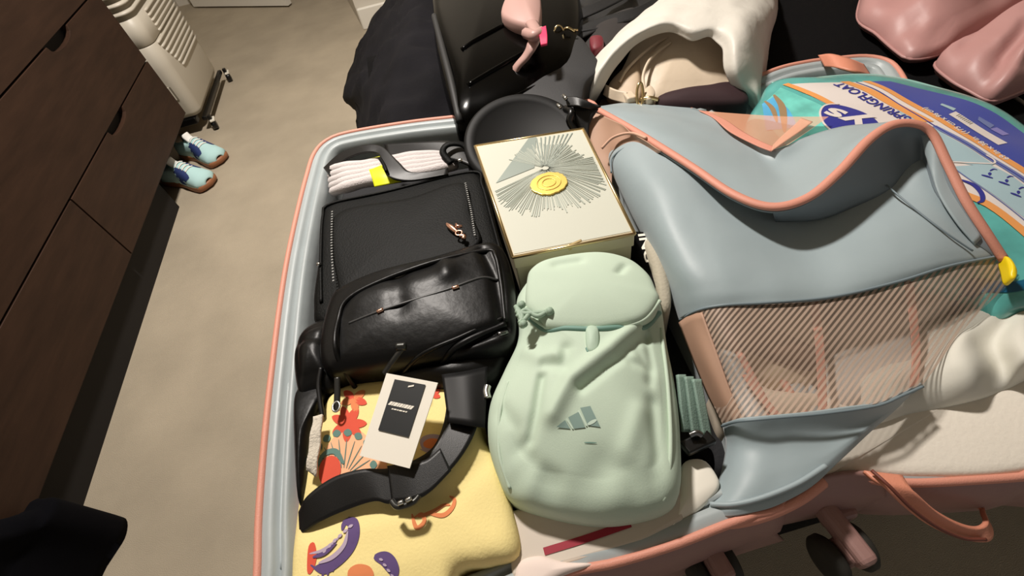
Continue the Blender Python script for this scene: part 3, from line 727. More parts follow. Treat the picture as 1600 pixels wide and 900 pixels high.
puff('side_pouch', poly([(445, 545), (458, 505), (485, 485), (512, 485), (515, 540), (512, 590), (480, 602), (452, 605)], .665), .57, .655, BLACKS, lb, bulge=.01, rim=.02, n=70, rings=10, disp=creases([([(455, 530), (505, 528)], .006, -.003)], .66))
puff('lower_panel', poly([(640, 575), (760, 550), (795, 548), (765, 585), (700, 600), (600, 590)], .655), .60, .655, BLACKS, lb, bulge=.008, rim=.015, n=60, rings=8)
GM = MATS['gunmetal']
z1_ = tube('hanging_zip_pull', [(628, 545, .70), (615, 562, .695), (608, 572, .69), (600, 584, .685)], .0035, mat('dark_gunmetal', (70, 70, 68), .35, metal=.8), lb, raw=False, squash=.6)
tube('zip_slider', [(620, 542, .701), (634, 541, .701)], .0045, MATS['dark_gunmetal'], lb, raw=False, n=6)
tube('hanging_zip_pull', [(527, 590, .665), (527, 615, .66), (526, 642, .655)], .0038, MATS['dark_gunmetal'], lb, raw=False, squash=.6)
tube('pull_ring', [W(526, 636, .658)+Vector((.004*math.cos(a), .006*math.sin(a), .001)) for a in [i*math.pi/4 for i in range(8)]], .0012, STEEL, lb, closed=True, n=20)
tube('pull_cord', [(502, 575, .66), (498, 600, .655), (500, 625, .65), (504, 650, .645)], .003, WEB, lb, raw=False)
# webbing strap snaking over the yellow cloth
strap('webbing_strap', [((466, 800, 0.641), (468, 836, 0.636)), ((480, 775, 0.651), (500, 815, 0.646)), ((520, 746, 0.656), (545, 795, 0.651)), ((565, 733, 0.659), (585, 783, 0.656)), ((605, 732, 0.659), (610, 787, 0.656)), ((640, 722, 0.659), (650, 775, 0.656)), ((675, 700, 0.659), (700, 738, 0.656)), ((692, 665, 0.656), (735, 690, 0.653)), ((698, 625, 0.653), (752, 640, 0.651)), ((695, 590, 0.646), (758, 590, 0.646))], WEB, lb)
strap('webbing_strap_end', [((605, 728, 0.663), (612, 785, 0.660)), ((635, 723, 0.665), (645, 782, 0.662)), ((665, 718, 0.665), (672, 768, 0.662)), ((688, 700, 0.664), (705, 735, 0.661))], WEB, lb, thick=.002)
tube('buckle', [(612, 783, .668), (622, 792, .67), (645, 785, .67), (655, 775, .668)], .003, MATS['dark_gunmetal'], lb, raw=False)
for a, b in (((622, 787), (630, 784)), ((634, 783), (643, 778))): tube('buckle_bar', [W(*a, .674), W(*b, .674)], .0022, STEEL, lb, n=4)
# pale sheer strap part at right
strap('wide_strap', [((690, 585, .66), (700, 660, .662)), ((725, 580, .662), (735, 665, .662)), ((762, 572, .655), (758, 668, .655))], mat('black_satin', (24, 24, 24), .5, spec=.25), lb, thick=.002)
tube('strap_slider', [(762, 603, .655), (760, 612, .655), (762, 622, .655)], .004, STEEL, lb, raw=False)
# hang tag
tg4 = [W(604, 583, .690), W(684, 598, .690), W(640, 732, .673), W(562, 712, .673)]
tgm = link('hang_tag', tg4, [(3, 2, 1, 0)], PAPER, lb, smooth=False, thick=.0012); tgm['label'] = 'white card hang tag'
def T(a, b, off=.0008):   # a along width 0..1, b down 0..1
    p = W(604, 583, .690).lerp(W(684, 598, .690), a); q = W(562, 712, .673).lerp(W(640, 733, .673), a); return p.lerp(q, b)+Vector((0, 0, off))
pnl = link('black_card_panel', [T(.20, .06), T(.80, .055), T(.80, .68), T(.20, .68)], [(0, 1, 2, 3)], mat('card_black', (30, 32, 33), .5), tgm, smooth=False, thick=.0003)
v = []; f = []
def bar(a0, a1, b0, b1, sh=.02):
    k = len(v); v.extend([T(a0+sh, b0, .0016), T(a1+sh, b0, .0016), T(a1-sh, b1, .0016), T(a0-sh, b1, .0016)]); f.append((k, k+1, k+2, k+3))
x = .25
for ww in (.05, .03, .06, .035, .05, .03, .055, .04, .045):
    bar(x, x+ww, .33, .375); x += ww+.008
x = .33
for ww in (.03, .05, .03, .06, .04, .03): bar(x, x+ww, .405, .42, .008); x += ww+.012
pr = link('tag_print', v, f, PAPER, tgm, smooth=False); pr['kind'] = 'stuff'
link('tag_hole', [T(.50, .11, .0018), T(.60, .085, .0018), T(.60, .105, .0018), T(.50, .13, .0018)], [(0, 1, 2, 3)], PAPER, tgm, smooth=False)

# ------------------------------------------------------------------ folded yellow printed cloth
yc = thing('yellow_print_cloth', 'folded yellow cloth printed with paisley and flowers, lower left', 'cloth', W(640, 780, .56))
yo = polyz([(500, 640), (530, 600), (620, 585), (720, 590), (755, 680), (770, 705), (790, 760), (814, 862), (770, 885), (720, 897), (690, 960), (560, 990), (475, 985), (466, 900), (468, 830), (478, 740)], .64, .61)
yd = creases([([(480, 815), (600, 790), (700, 770), (770, 690)], .012, -.005), ([(560, 900), (680, 860), (800, 850)], .02, .003), ([(700, 620), (690, 700), (640, 740)], .012, .003)], .65)
yb = puff('folded_cloth', yo, .556, .64, YEL, yc, bulge=.008, rim=.014, n=140, rings=22, disp=yd, jitter=.002)
yt = bvh(yb)
puff('under_fold', poly([(500, 905), (700, 905), (800, 870), (822, 862), (818, 885), (740, 935), (690, 990), (480, 1000)], .60), .55, .60, mat('yellow_cotton_shaded', (222, 198, 140), .85), yc, bulge=.003, rim=.01, n=60, rings=6)  # tan copy of the yellow, the cloth's shaded side put into the colour
RED = mat('print_red', (214, 84, 62), .85); PURP = mat('print_purple', (92, 72, 118), .85); TEAL = mat('print_teal', (96, 128, 120), .85); PEACH = mat('print_peach', (240, 180, 140), .85); LILAC = mat('print_lilac', (178, 160, 180), .85); ORG = mat('print_orange', (222, 132, 84), .85)
ZY = .652
def petal(cx, cy, a, L_, wd, m, nm='printed_petal', off=.0008):
    ca, sa = math.cos(math.radians(a)), math.sin(math.radians(a))
    pts = [(cx+ca*t_-sa*s_, cy+sa*t_+ca*s_) for t_, s_ in ((0, 0), (L_*.35, wd*.5), (L_*.75, wd*.42), (L_, 0), (L_*.75, -wd*.42), (L_*.35, -wd*.5))]
    return decal(nm, pts, yt, m, yb, zr=ZY, n=20, rings=3, off=off)
for a in (0, 45, 95, 150, 205, 250, 300): petal(540, 658, a, 30, 14, RED)
for a in (20, 80, 160, 220, 320): petal(548, 618, a, 22, 12, RED if a % 40 else ORG)
for a in (10, 70, 130, 200, 260): petal(640, 605, a, 20, 10, ORG)
# fan: peach ground with teal scalloped top and dark spokes
decal('printed_fan', [(495, 748), (500, 705), (520, 676), (555, 668), (580, 690), (600, 715), (600, 735), (560, 742), (530, 748)], yt, PEACH, yb, zr=ZY, n=40, off=.0007)
for i in range(9):
    a = -165+i*21; petal(532+math.cos(math.radians(a))*44, 722+math.sin(math.radians(a))*44, a, 12, 13, TEAL, 'printed_scallop', off=.0012)
for i in range(10):
    a = math.radians(-150+i*17); stroke('printed_spoke', [(532+math.cos(a)*14, 738+math.sin(a)*10), (532+math.cos(a)*46, 728+math.sin(a)*46)], .0012, yt, TEAL, yb, zr=ZY, n=8, off=.0012)
decal('printed_half_moon', [(492, 738), (496, 718), (512, 708), (526, 716), (528, 738), (512, 752), (498, 752)], yt, RED, yb, zr=ZY, n=24, off=.0014)
stroke('printed_arc', [(488, 728), (500, 706), (520, 702), (534, 722)], .006, yt, TEAL, yb, zr=ZY, off=.0017)
decal('printed_leaf', [(660, 690), (672, 683), (692, 688), (696, 695), (680, 700), (664, 698)], yt, ORG, yb, zr=ZY, n=20, off=.001)
stroke('printed_outline', [(655, 700), (675, 707), (696, 702), (700, 690)], .002, yt, LILAC, yb, zr=ZY)
# big paisley
stroke('printed_paisley', [(478, 880), (500, 892), (524, 880), (546, 858), (556, 832), (552, 810), (538, 804)], .004, yt, PURP, yb, zr=ZY, n=40, off=.0008)
stroke('printed_paisley', [(476, 862), (496, 858), (516, 846), (530, 832)], .003, yt, LILAC, yb, zr=ZY, n=40, off=.0008)
for i in range(9): petal(492+i*7.5, 897-i*i*.9-i*1.5, 120-i*12, 7, 4, PURP, 'printed_bead', off=.0009)
for a in (200, 240, 280, 330, 20): petal(670, 610, a, 16, 9, RED if a != 280 else ORG)
stroke('printed_vine', [(600, 640), (585, 660), (590, 690)], .002, yt, ORG, yb, zr=ZY)
decal('printed_leaf', [(655, 684), (672, 676), (694, 682), (699, 696), (680, 706), (660, 702)], yt, LILAC, yb, zr=ZY, n=24, off=.0006)
stroke('printed_paisley', [(486, 884), (510, 880), (535, 862), (546, 838), (545, 815), (533, 812), (530, 826)], .0105, yt, PURP, yb, zr=ZY, n=40, off=.0008)
stroke('printed_paisley_heart', [(492, 878), (516, 868), (534, 850), (540, 828)], .0045, yt, LILAC, yb, zr=ZY, n=30, off=.0014)
stroke('printed_paisley_heart', [(482, 868), (502, 862), (522, 846)], .004, yt, PURP, yb, zr=ZY, n=30, off=.0014)
for i in range(6): petal(500+i*8, 862-i*8, -60+i*6, 9, 5, LILAC, 'printed_drop', off=.0016)
stroke('printed_paisley', [(582, 868), (600, 872), (612, 888), (612, 905)], .012, yt, PURP, yb, zr=ZY, n=30, off=.0008)
for i in range(4): petal(590+i*6, 872+i*8, 20+i*10, 7, 4, LILAC, 'printed_drop', off=.0016)
stroke('printed_scroll', [(640, 800), (648, 822), (660, 812), (655, 800), (644, 806)], .004, yt, ORG, yb, zr=ZY, n=30)
stroke('printed_scroll', [(650, 805), (675, 795), (690, 785), (700, 785)], .004, yt, ORG, yb, zr=ZY, n=30)
stroke('printed_scroll', [(668, 800), (690, 802), (703, 790), (706, 776), (698, 770)], .0045, yt, ORG, yb, zr=ZY, n=30)
decal('printed_rose', [(540, 890), (555, 880), (575, 884), (580, 900), (560, 912), (542, 908)], yt, ORG, yb, zr=ZY, n=24)
decal('printed_rose', [(474, 850), (484, 845), (488, 870), (480, 892), (472, 890)], yt, RED, yb, zr=ZY, n=24)
props(sheet('knit_label_strip', [[(488, 650, .66), (503, 648, .66)], [(484, 690, .66), (500, 688, .66)], [(478, 735, .655), (492, 745, .655)]], mat('grey_white_knit', (205, 196, 180), .9, bump=1, bscale=300), None, thick=.003, jitter=.003, jscale=60), 'narrow grey-white knitted strip left of the printed fan', 'strip')
props(puff('black_pouch', poly([(462, 618), (478, 600), (508, 605), (500, 640), (488, 680), (478, 760), (468, 790), (462, 700)], .64), .56, .648, BLACKS, None, bulge=.006, rim=.012, n=60, rings=8), 'small crumpled black leather pouch along the left suitcase edge', 'pouch')

# ------------------------------------------------------------------ white box and papers under the mint backpack
wb = thing('white_flat_box', 'flat white carton with a dark red stripe under the mint backpack', 'box', W(940, 840, .56))
wbb = prism('carton', poly([(790, 800), (1000, 740), (1055, 700), (1070, 812), (1004, 848), (905, 877), (800, 905)], .624), .56, .624, mat('carton_white', (206, 194, 180), .6), wb, .004)
wt = bvh(wbb)
stroke('red_stripe', [(850, 862), (915, 842), (985, 818)], .0065, wt, mat('stripe_red', (150, 26, 48), .5), wbb, zr=.624, taper=False)
props(puff('white_paper_sheet', poly([(1068, 722), (1100, 716), (1122, 742), (1124, 762), (1100, 790), (1055, 825), (1040, 838), (1060, 770)], .622), .565, .622, PAPER, None, bulge=.003, rim=.006, n=50, rings=6), 'cream white folded paper between mint backpack and blue fabric', 'paper')
props(puff('pale_cloth', poly([(806, 880), (840, 866), (880, 876), (930, 880), (880, 900), (810, 930)], .628), .555, .628, mat('pale_pink_cotton', (232, 214, 204), .8), None, bulge=.002, rim=.008, n=50, rings=6), 'pale pinkish white cloth corner beside the carton with red stripe', 'cloth')

# ------------------------------------------------------------------ mint backpack
mb = thing('mint_backpack', 'pale mint green backpack with rounded flap and three-bar emblem', 'backpack', W(930, 600, .57))
mo = polyz([(806, 500), (800, 470), (808, 440), (828, 412), (860, 397), (930, 386), (985, 395), (1020, 420), (1036, 460), (1046, 530), (1058, 600), (1065, 690), (1062, 765), (1044, 798), (990, 815), (930, 819), (855, 806), (800, 785), (778, 745), (764, 690), (766, 630), (785, 575), (803, 530)], .68, .632)
mc = creases([([(1000, 505), (950, 555), (890, 600), (860, 650)], .008, .008), ([(1010, 512), (965, 565), (905, 610)], .005, -.006),
   ([(845, 590), (835, 640), (822, 680)], .005, -.007), ([(850, 570), (880, 575), (885, 550)], .007, -.005), ([(815, 540), (840, 560), (870, 560)], .008, .004),
   ([(810, 690), (830, 720), (865, 740)], .007, -.006), ([(800, 740), (850, 750), (900, 790)], .010, -.006), ([(820, 760), (830, 730)], .008, .005),
   ([(1000, 640), (980, 700), (990, 730), (960, 760)], .009, .004), ([(1020, 620), (1030, 700), (1025, 760)], .006, -.005), ([(940, 720), (910, 760), (930, 790)], .014, -.004),
   ([(985, 730), (1000, 760)], .010, -.005), ([(1010, 500), (1020, 560), (1015, 590)], .005, -.004), ([(780, 630), (800, 660), (795, 740)], .007, -.004), ([(1000, 545), (1010, 565), (985, 565)], .006, -.004)], .69)
mbb = puff('pack_body', mo, .575, .672, MINT, mb, bulge=.026, rim=.03, n=180, rings=40, disp=mc, jitter=.003)
mt = bvh(mbb)
fl = poly([(822, 440), (830, 418), (860, 403), (930, 393), (980, 402), (1012, 425), (1026, 452), (1030, 468), (1006, 498), (960, 511), (920, 516), (860, 513), (843, 502), (822, 478)], .695)
fd = creases([([(870, 415), (890, 412), (905, 410)], .006, -.004), ([(968, 428), (975, 418)], .004, -.004)], .70)
flp = puff('flap', fl, .66, .700, MINT, mb, bulge=.008, rim=.010, n=120, rings=20, disp=fd)
tube('flap_edge', [W(u, v, .692) for u, v in ((820, 480), (843, 505), (870, 514), (922, 518), (962, 512), (1005, 500), (1031, 470))], .0022, MINT, mb, n=60)
tube('flap_gap_shade', [drop(mt, *W(u, v, .69)[:2], off=.0) for u, v in ((822, 482), (850, 512), (885, 518), (925, 521), (962, 516), (1008, 502), (1034, 466))], .0028, MINTD, mb, n=60)  # dark tube along the flap edge, shade of the gap given as colour
puff('buckle_tab', poly([(916, 512), (934, 512), (934, 545), (918, 547)], .70), .685, .702, mat('mint_tab', (176, 198, 178), .6), mb, bulge=.002, rim=.003, n=24, rings=4)
obox('tab_end', W(926, 546, .697), (.0068, 0, 0), (0, .003, 0), (0, 0, .003), MINTD, mb, .001)
ct = bvh(flp)
for pts in ([(806, 486), (820, 490), (838, 489), (852, 488)], [(808, 495), (822, 484), (840, 494), (858, 484)], [(812, 505), (816, 495), (808, 480)], [(806, 478), (816, 500), (826, 492)]):
    tube('cord', [(u, v, .703) for u, v in pts], .0027, mat('cord_green', (152, 174, 154), .6), mb, raw=False, n=20)
for p in ((856, 488), (812, 478), (815, 508)): tube('cord_knot', [W(p[0], p[1], .702), W(p[0]+5, p[1]-3, .706)], .0042, MATS['cord_green'], mb, n=6)
EM = mat('emblem_grey_green', (132, 156, 148), .4); EML = mat('emblem_light', (200, 220, 204), .4)
for q in ([(868, 660), (882, 650), (890, 662)], [(887, 646), (903, 638), (914, 660), (896, 662)], [(906, 632), (922, 629), (932, 648), (938, 659), (918, 657)]):
    decal('emblem_bar', q, mt, EM, mb, zr=.70, curved=False, off=.0010, rings=4)
for s in ([(884, 648), (894, 662)], [(903, 636), (916, 658)]): stroke('emblem_edge', s, .0012, mt, EML, mb, zr=.70, n=8, taper=False, off=.0013)
stroke('emblem_edge', [(918, 656), (932, 649)], .0030, mt, EML, mb, zr=.70, n=8, off=.0014)
stroke('stitch_line', [(912, 681), (932, 681)], .0010, mt, MINTD, mb, zr=.70, n=8, off=.0008)
tube('side_seam', [drop(mt, *W(u, v, .68)[:2], off=.0) for u, v in ((792, 590), (778, 640), (776, 700), (790, 750))], .002, MINT, mb, n=40)
tube('side_seam', [drop(mt, *W(u, v, .68)[:2], off=.0) for u, v in ((1035, 500), (1046, 600), (1050, 700), (1042, 770))], .002, MINT, mb, n=40)
MW = mat('mint_webbing', (128, 152, 140), .6, bump=.3, bscale=600)
for i, (a, b) in enumerate((((1066, 585), (1075, 675)), ((1078, 588), (1090, 678)), ((1090, 592), (1106, 680)))):
    strap('side_strap', [((a[0]-6, a[1], .66), (a[0]+6, a[1], .655)), (((a[0]+b[0])/2-6, (a[1]+b[1])/2, .652), ((a[0]+b[0])/2+6, (a[1]+b[1])/2, .647)), ((b[0]-6, b[1], .64), (b[0]+6, b[1], .635))], MW, mb, thick=.004)
obox('side_buckle', W(1090, 692, .635), (.015, .002, 0), (-.002, .007, 0), (0, 0, .005), PLASTIC, mb, .002)
tube('buckle_ring', [W(1078, 680, .645), W(1088, 676, .647), W(1096, 680, .645)], .003, MATS['gunmetal'], mb)
props(puff('dark_cloth_corner', poly([(1068, 700), (1110, 700), (1116, 735), (1092, 722), (1070, 715)], .60), .565, .603, BLACKC, None, bulge=.002, rim=.006, n=40, rings=4), 'dark cloth corner beneath the black side buckle of the mint backpack', 'cloth')

# ------------------------------------------------------------------ right half: clothes
props(puff('cream_slab', poly([(1230, 770), (1290, 640), (1300, 560), (1420, 500), (1600, 500), (1750, 520), (1780, 690), (1600, 738), (1440, 746), (1345, 741), (1290, 748)], .605), .512, .606, WHITEC, None, bulge=.006, rim=.012, n=120, rings=14), 'thick folded cream white blanket filling the right half, lower part', 'blanket')
CR = mat('white_gauze', (214, 212, 200), .7, bump=.2, bscale=60)
rowsw = [
 [(1330, 560, .600), (1400, 520, .605), (1470, 500, .615), (1530, 485, .62), (1580, 470, .62), (1640, 450, .62), (1700, 450, .62)],
 [(1340, 600, .620), (1400, 575, .625), (1460, 560, .632), (1500, 540, .645), (1550, 530, .63), (1600, 510, .645), (1680, 500, .63)],
 [(1340, 640, .618), (1405, 622, .624), (1460, 605, .628), (1520, 588, .640), (1560, 570, .625), (1600, 560, .648), (1690, 540, .63)],
 [(1330, 668, .612), (1400, 650, .614), (1465, 638, .616), (1530, 622, .624), (1565, 605, .618), (1600, 590, .62), (1690, 570, .61)],
 [(1335, 672, .604), (1400, 656, .604), (1468, 643, .604), (1530, 627, .606), (1565, 612, .606), (1602, 596, .606), (1690, 575, .604)]]
props(sheet('white_shirt', rowsw, CR, None, res=8, thick=.002, jitter=.012, jscale=22, seed=3), 'crumpled sheer white garment on the cream blanket beside the float pack', 'clothes')
props(puff('beige_garment', poly([(1090, 500), (1180, 480), (1280, 490), (1290, 560), (1260, 600), (1190, 590), (1120, 560)], .60), .515, .605, mat('beige_knit', (214, 194, 166), .85), None, bulge=.01, rim=.02, jitter=.012, n=80), 'beige folded garment seen through the coral mesh', 'clothes')
props(puff('brown_garment', poly([(1130, 500), (1180, 510), (1270, 550), (1270, 575), (1200, 560), (1140, 530)], .615), .60, .628, mat('brown_knit', (110, 84, 68), .85), None, bulge=.004, rim=.01, n=60), 'dark brown folded garment behind the mesh panel', 'clothes')
props(puff('grey_garment', poly([(1290, 500), (1420, 470), (1500, 440), (1470, 520), (1430, 600), (1300, 640)], .60), .515, .615, mat('light_grey_jersey', (200, 196, 190), .85), None, bulge=.008, rim=.02, jitter=.01, n=80), 'light grey folded garment behind the mesh panel, right of the beige one', 'clothes')
props(puff('white_garment', poly([(1120, 570), (1200, 600), (1290, 610), (1290, 650), (1200, 670), (1130, 660)], .60), .515, .605, mat('cream_jersey', (226, 210, 188), .85), None, bulge=.008, rim=.02, jitter=.008, n=60), 'small cream garment behind the lower edge of the mesh', 'clothes')

# ------------------------------------------------------------------ pool float pack
ff = thing('pool_float_pack', 'inflatable pool float folded in a printed clear pack, blue and teal', 'pool float', W(1450, 260, .55))
fo = poly([(1188, 150), (1205, 126), (1262, 121), (1330, 118), (1400, 124), (1460, 138), (1530, 160), (1600, 196), (1670, 250), (1740, 340), (1730, 430), (1660, 470), (1600, 488), (1552, 502), (1505, 460), (1400, 430), (1280, 390), (1200, 290), (1165, 200)], .63)
FT = mat('teal_vinyl', (92, 170, 164), .25, var=.35, vscale=14, coat=.6)
ffb = puff('float_body', fo, .52, .640, FT, ff, bulge=.016, rim=.020, n=160, rings=30, jitter=.004)
ft = bvh(ffb)
FZ = .653
IV = mat('pack_ivory', (226, 216, 210), .3, coat=.5); BLU = mat('pack_blue', (66, 78, 160), .3, coat=.5); ORN = mat('pack_orange', (232, 158, 92), .3, coat=.5); LBL = mat('pack_pale_blue', (166, 192, 200), .3, coat=.5); DBL = mat('pack_navy', (58, 60, 140), .3); GRB = mat('pack_slate_blue', (110, 122, 170), .3)
SKY = mat('pack_sky_blue', (90, 170, 214), .3, var=.2, vscale=20); TAN = mat('print_tan', (150, 124, 92), .4)
# ivory ground
band('print_ground', [(1230, 124), (1300, 165), (1380, 235), (1480, 290), (1545, 322), (1620, 372), (1700, 430)], [(1358, 120), (1415, 155), (1472, 193), (1545, 235), (1608, 270), (1690, 320), (1740, 352)], ft, IV, ffb, zr=FZ, off=.0006)
band('print_blue_field', [(1362, 121), (1410, 150), (1470, 188), (1540, 228), (1600, 262), (1680, 308)], [(1395, 120), (1455, 132), (1525, 155), (1580, 180), (1625, 210), (1695, 266)], ft, BLU, ffb, zr=FZ, off=.0009)
band('print_orange_line', [(1350, 119), (1405, 153), (1465, 191), (1540, 235), (1600, 270), (1680, 315)], [(1362, 120), (1412, 149), (1470, 186), (1542, 228), (1604, 262), (1684, 308)], ft, ORN, ffb, zr=FZ, off=.0012)
band('print_orange_line', [(1315, 120), (1350, 140), (1400, 170), (1435, 193)], [(1330, 119), (1368, 140), (1420, 170), (1458, 192)], ft, ORN, ffb, zr=FZ, off=.0012)
band('print_orange_line', [(1225, 124), (1268, 145), (1305, 168), (1380, 225), (1480, 295), (1545, 326), (1620, 378)], [(1234, 122), (1276, 142), (1312, 164), (1388, 220), (1486, 288), (1552, 318), (1626, 368)], ft, ORN, ffb, zr=FZ, off=.0012)
stroke('print_thin_line', [(1340, 121), (1390, 152), (1450, 193), (1540, 245), (1610, 285)], .0018, ft, DBL, ffb, zr=FZ, n=60, off=.0014, taper=False)
band('print_sea_panel', [(1400, 170), (1440, 220), (1480, 250), (1510, 258), (1540, 262)], [(1450, 196), (1480, 215), (1510, 232), (1540, 250), (1552, 258)], ft, LBL, ffb, zr=FZ, off=.0011)
band('print_icon_panel', [(1485, 262), (1530, 290), (1580, 322), (1640, 365)], [(1545, 258), (1580, 275), (1620, 300), (1680, 335)], ft, LBL, ffb, zr=FZ, off=.0011)
band('print_slate_line', [(1455, 200), (1500, 225), (1550, 254), (1610, 290)], [(1462, 198), (1508, 222), (1560, 252), (1616, 284)], ft, GRB, ffb, zr=FZ, off=.0013)
stroke('print_thin_line', [(1485, 262), (1530, 292), (1580, 325), (1640, 370)], .0016, ft, GRB, ffb, zr=FZ, n=40, off=.0015, taper=False)
stroke('print_panel_outline', [(1480, 255), (1530, 257), (1552, 256), (1552, 250), (1540, 243)], .0022, ft, IV, ffb, zr=FZ, n=30, off=.0016, taper=False)
band('print_sea_picture', [(1196, 150), (1200, 170), (1210, 195), (1240, 230)], [(1222, 128), (1255, 145), (1292, 168), (1340, 215)], ft, mat('print_sea_teal', (110, 196, 184), .3, var=.3, vscale=25), ffb, zr=FZ, off=.0008)
band('print_sky', [(1194, 150), (1196, 175), (1200, 195)], [(1214, 140), (1232, 165), (1248, 195)], ft, SKY, ffb, zr=FZ, off=.0011)
stroke('print_leg', [(1212, 138), (1222, 155), (1226, 180), (1228, 200)], .010, ft, TAN, ffb, zr=FZ, off=.0014)
stroke('print_leg', [(1198, 146), (1208, 160), (1216, 185)], .007, ft, TAN, ffb, zr=FZ, off=.0014)
text('lettering_name', 'SPRINGFLOAT', (1424, 187), (1316, 123), DBL, ffb, ft, FZ, size=.022, off=.0016, bold=.02)
# logo plaque
decal('logo_plaque', [(1281, 172), (1290, 164), (1312, 163), (1345, 176), (1368, 192), (1378, 215), (1350, 225), (1300, 205), (1284, 192)], ft, DBL, ffb, zr=FZ, off=.0015)
stroke('logo_outline', [(1297, 205), (1285, 192), (1281, 176), (1290, 163), (1312, 161)], .0028, ft, IV, ffb, zr=FZ, n=30, off=.0020, taper=False)
text('logo_lettering', 'ys', (1362, 193), (1298, 168), IV, ffb, ft, FZ, size=.046, off=.0022, bold=.03)
stroke('logo_swoosh', [(1500, 282), (1520, 290), (1532, 302), (1534, 314), (1526, 318)], .006, ft, DBL, ffb, zr=FZ, n=30, off=.0018)
# size line and label on the blue field
text('lettering_size', '69 in x 38 in   (175 cm x 96 cm)', (1578, 248), (1446, 168), IV, ffb, ft, FZ, size=.011, off=.0016, bold=.02)
decal('barcode_label', [(1494, 173), (1576, 221), (1560, 226), (1482, 179)], ft, IV, ffb, zr=FZ, curved=False, off=.0014)
for i in range(8): stroke('barcode_bar', [(1500+i*3.0, 178+i*1.75), (1494+i*3.0, 181+i*1.75)], .0009, ft, mat('grey_ink', (130, 128, 110), .5), ffb, zr=FZ, n=4, off=.0018, taper=False)
decal('small_caption', [(1473, 159), (1495, 168), (1490, 172), (1470, 162)], ft, LBL, ffb, zr=FZ, curved=False, off=.0014)
decal('small_caption', [(1532, 178), (1558, 190), (1550, 196), (1530, 184)], ft, GRB, ffb, zr=FZ, curved=False, off=.0014)
decal('small_caption', [(1562, 193), (1582, 203), (1570, 207), (1550, 197)], ft, mat('pack_mauve', (134, 128, 190), .3), ffb, zr=FZ, curved=False, off=.0014)
for c_ in ((1545, 274), (1572, 284), (1592, 300)):                       # swimmer pictograms
    decal('pictogram', [(c_[0]-3, c_[1]-1), (c_[0], c_[1]-3), (c_[0]+3, c_[1]-1), (c_[0], c_[1]+2)], ft, DBL, ffb, zr=FZ, n=12, off=.0016)
    stroke('pictogram', [(c_[0]-13, c_[1]+1), (c_[0]-5, c_[1]+3), (c_[0]+5, c_[1]+6)], .003, ft, DBL, ffb, zr=FZ, n=8, off=.0017)
    stroke('pictogram', [(c_[0], c_[1]-5), (c_[0]+6, c_[1]-8), (c_[0]+12, c_[1]-7)], .0018, ft, DBL, ffb, zr=FZ, n=8, off=.0017)
band('dark_blue_panel', [(1480, 470), (1540, 478), (1600, 462), (1680, 440)], [(1480, 492), (1545, 492), (1602, 476), (1680, 455)], ft, mat('deep_teal', (30, 90, 120), .3, var=.3, vscale=20), ffb, zr=.60, off=.0010)
tube('clear_edge_seam', on(ft, [(1205, 131), (1330, 122), (1400, 127), (1460, 141), (1530, 163), (1598, 198), (1660, 246)], .63, .0005), .002, mat('clear_vinyl_edge', (150, 190, 180), .2), ffb, n=80)

# ------------------------------------------------------------------ grey-blue fabric packing cube with coral mesh
pc = thing('packing_cube', 'large grey-blue fabric packing cube with coral zip and mesh, draped open', 'packing cube', W(1250, 450, .56))
rowsA = [
 [(985, 260, .60), (948, 240, .63), (985, 218, .665), (1050, 232, .685), (1140, 290, .680), (1230, 328, .668), (1310, 300, .668), (1385, 272, .680), (1440, 240, .700), (1478, 262, .69)],
 [(1000, 330, .60), (958, 272, .635), (1000, 262, .680), (1070, 290, .690), (1150, 340, .680), (1240, 365, .668), (1320, 345, .672), (1400, 320, .682), (1458, 290, .692), (1500, 312, .68)],
 [(1020, 370, .595), (985, 330, .635), (1030, 335, .683), (1095, 345, .690), (1170, 370, .680), (1250, 390, .672), (1330, 380, .676), (1410, 358, .684), (1475, 335, .686), (1528, 355, .674)],
 [(1050, 440, .59), (1022, 408, .632), (1060, 410, .680), (1120, 410, .690), (1190, 415, .682), (1260, 425, .675), (1335, 415, .678), (1410, 398, .682), (1480, 378, .682), (1548, 385, .668)],
 [(1070, 480, .585), (1050, 470, .630), (1080, 458, .670), (1130, 452, .684), (1200, 450, .680), (1270, 448, .675), (1340, 440, .677), (1415, 422, .678), (1485, 402, .676), (1556, 395, .664)],
 [(1080, 510, .58), (1062, 502, .625), (1088, 486, .660), (1130, 478, .675), (1200, 474, .675), (1270, 470, .672), (1340, 459, .673), (1410, 440, .672), (1482, 417, .670), (1560, 402, .660)]]
top = sheet('top_panel', rowsA, CUBE, pc, res=9, jitter=.0035, jscale=16, thick=.002)
arch = [(932, 170, .650), (985, 200, .672), (1035, 231, .690), (1085, 263, .700), (1145, 303, .708), (1205, 323, .712), (1262, 309, .718), (1312, 268, .728), (1356, 220, .738), (1392, 196, .742), (1428, 193, .740), (1456, 208, .732), (1480, 255, .716), (1510, 315, .698), (1540, 362, .682), (1568, 405, .664)]
rowsL = [
 [(925, 166, .615), (985, 162, .60), (1035, 162, .60), (1075, 167, .60), (1120, 182, .625), (1160, 208, .65), (1205, 234, .668), (1258, 214, .67), (1310, 199, .675), (1352, 193, .69), (1392, 190, .715)],
 [(930, 166, .640), (990, 172, .65), (1040, 182, .655), (1085, 195, .655), (1135, 215, .655), (1172, 240, .66), (1215, 262, .665), (1268, 240, .675), (1318, 214, .695), (1358, 200, .715), (1395, 191, .735)],
 [(931, 168, .648), (987, 186, .668), (1038, 206, .682), (1085, 230, .688), (1140, 260, .69), (1190, 285, .692), (1235, 292, .697), (1285, 264, .71), (1326, 228, .724), (1362, 205, .735), (1397, 192, .742)],
 [arch[0], arch[1], arch[2], arch[3], arch[4], arch[5], arch[6], arch[7], arch[8], (1378, 203, .741), (1400, 194, .743)]]
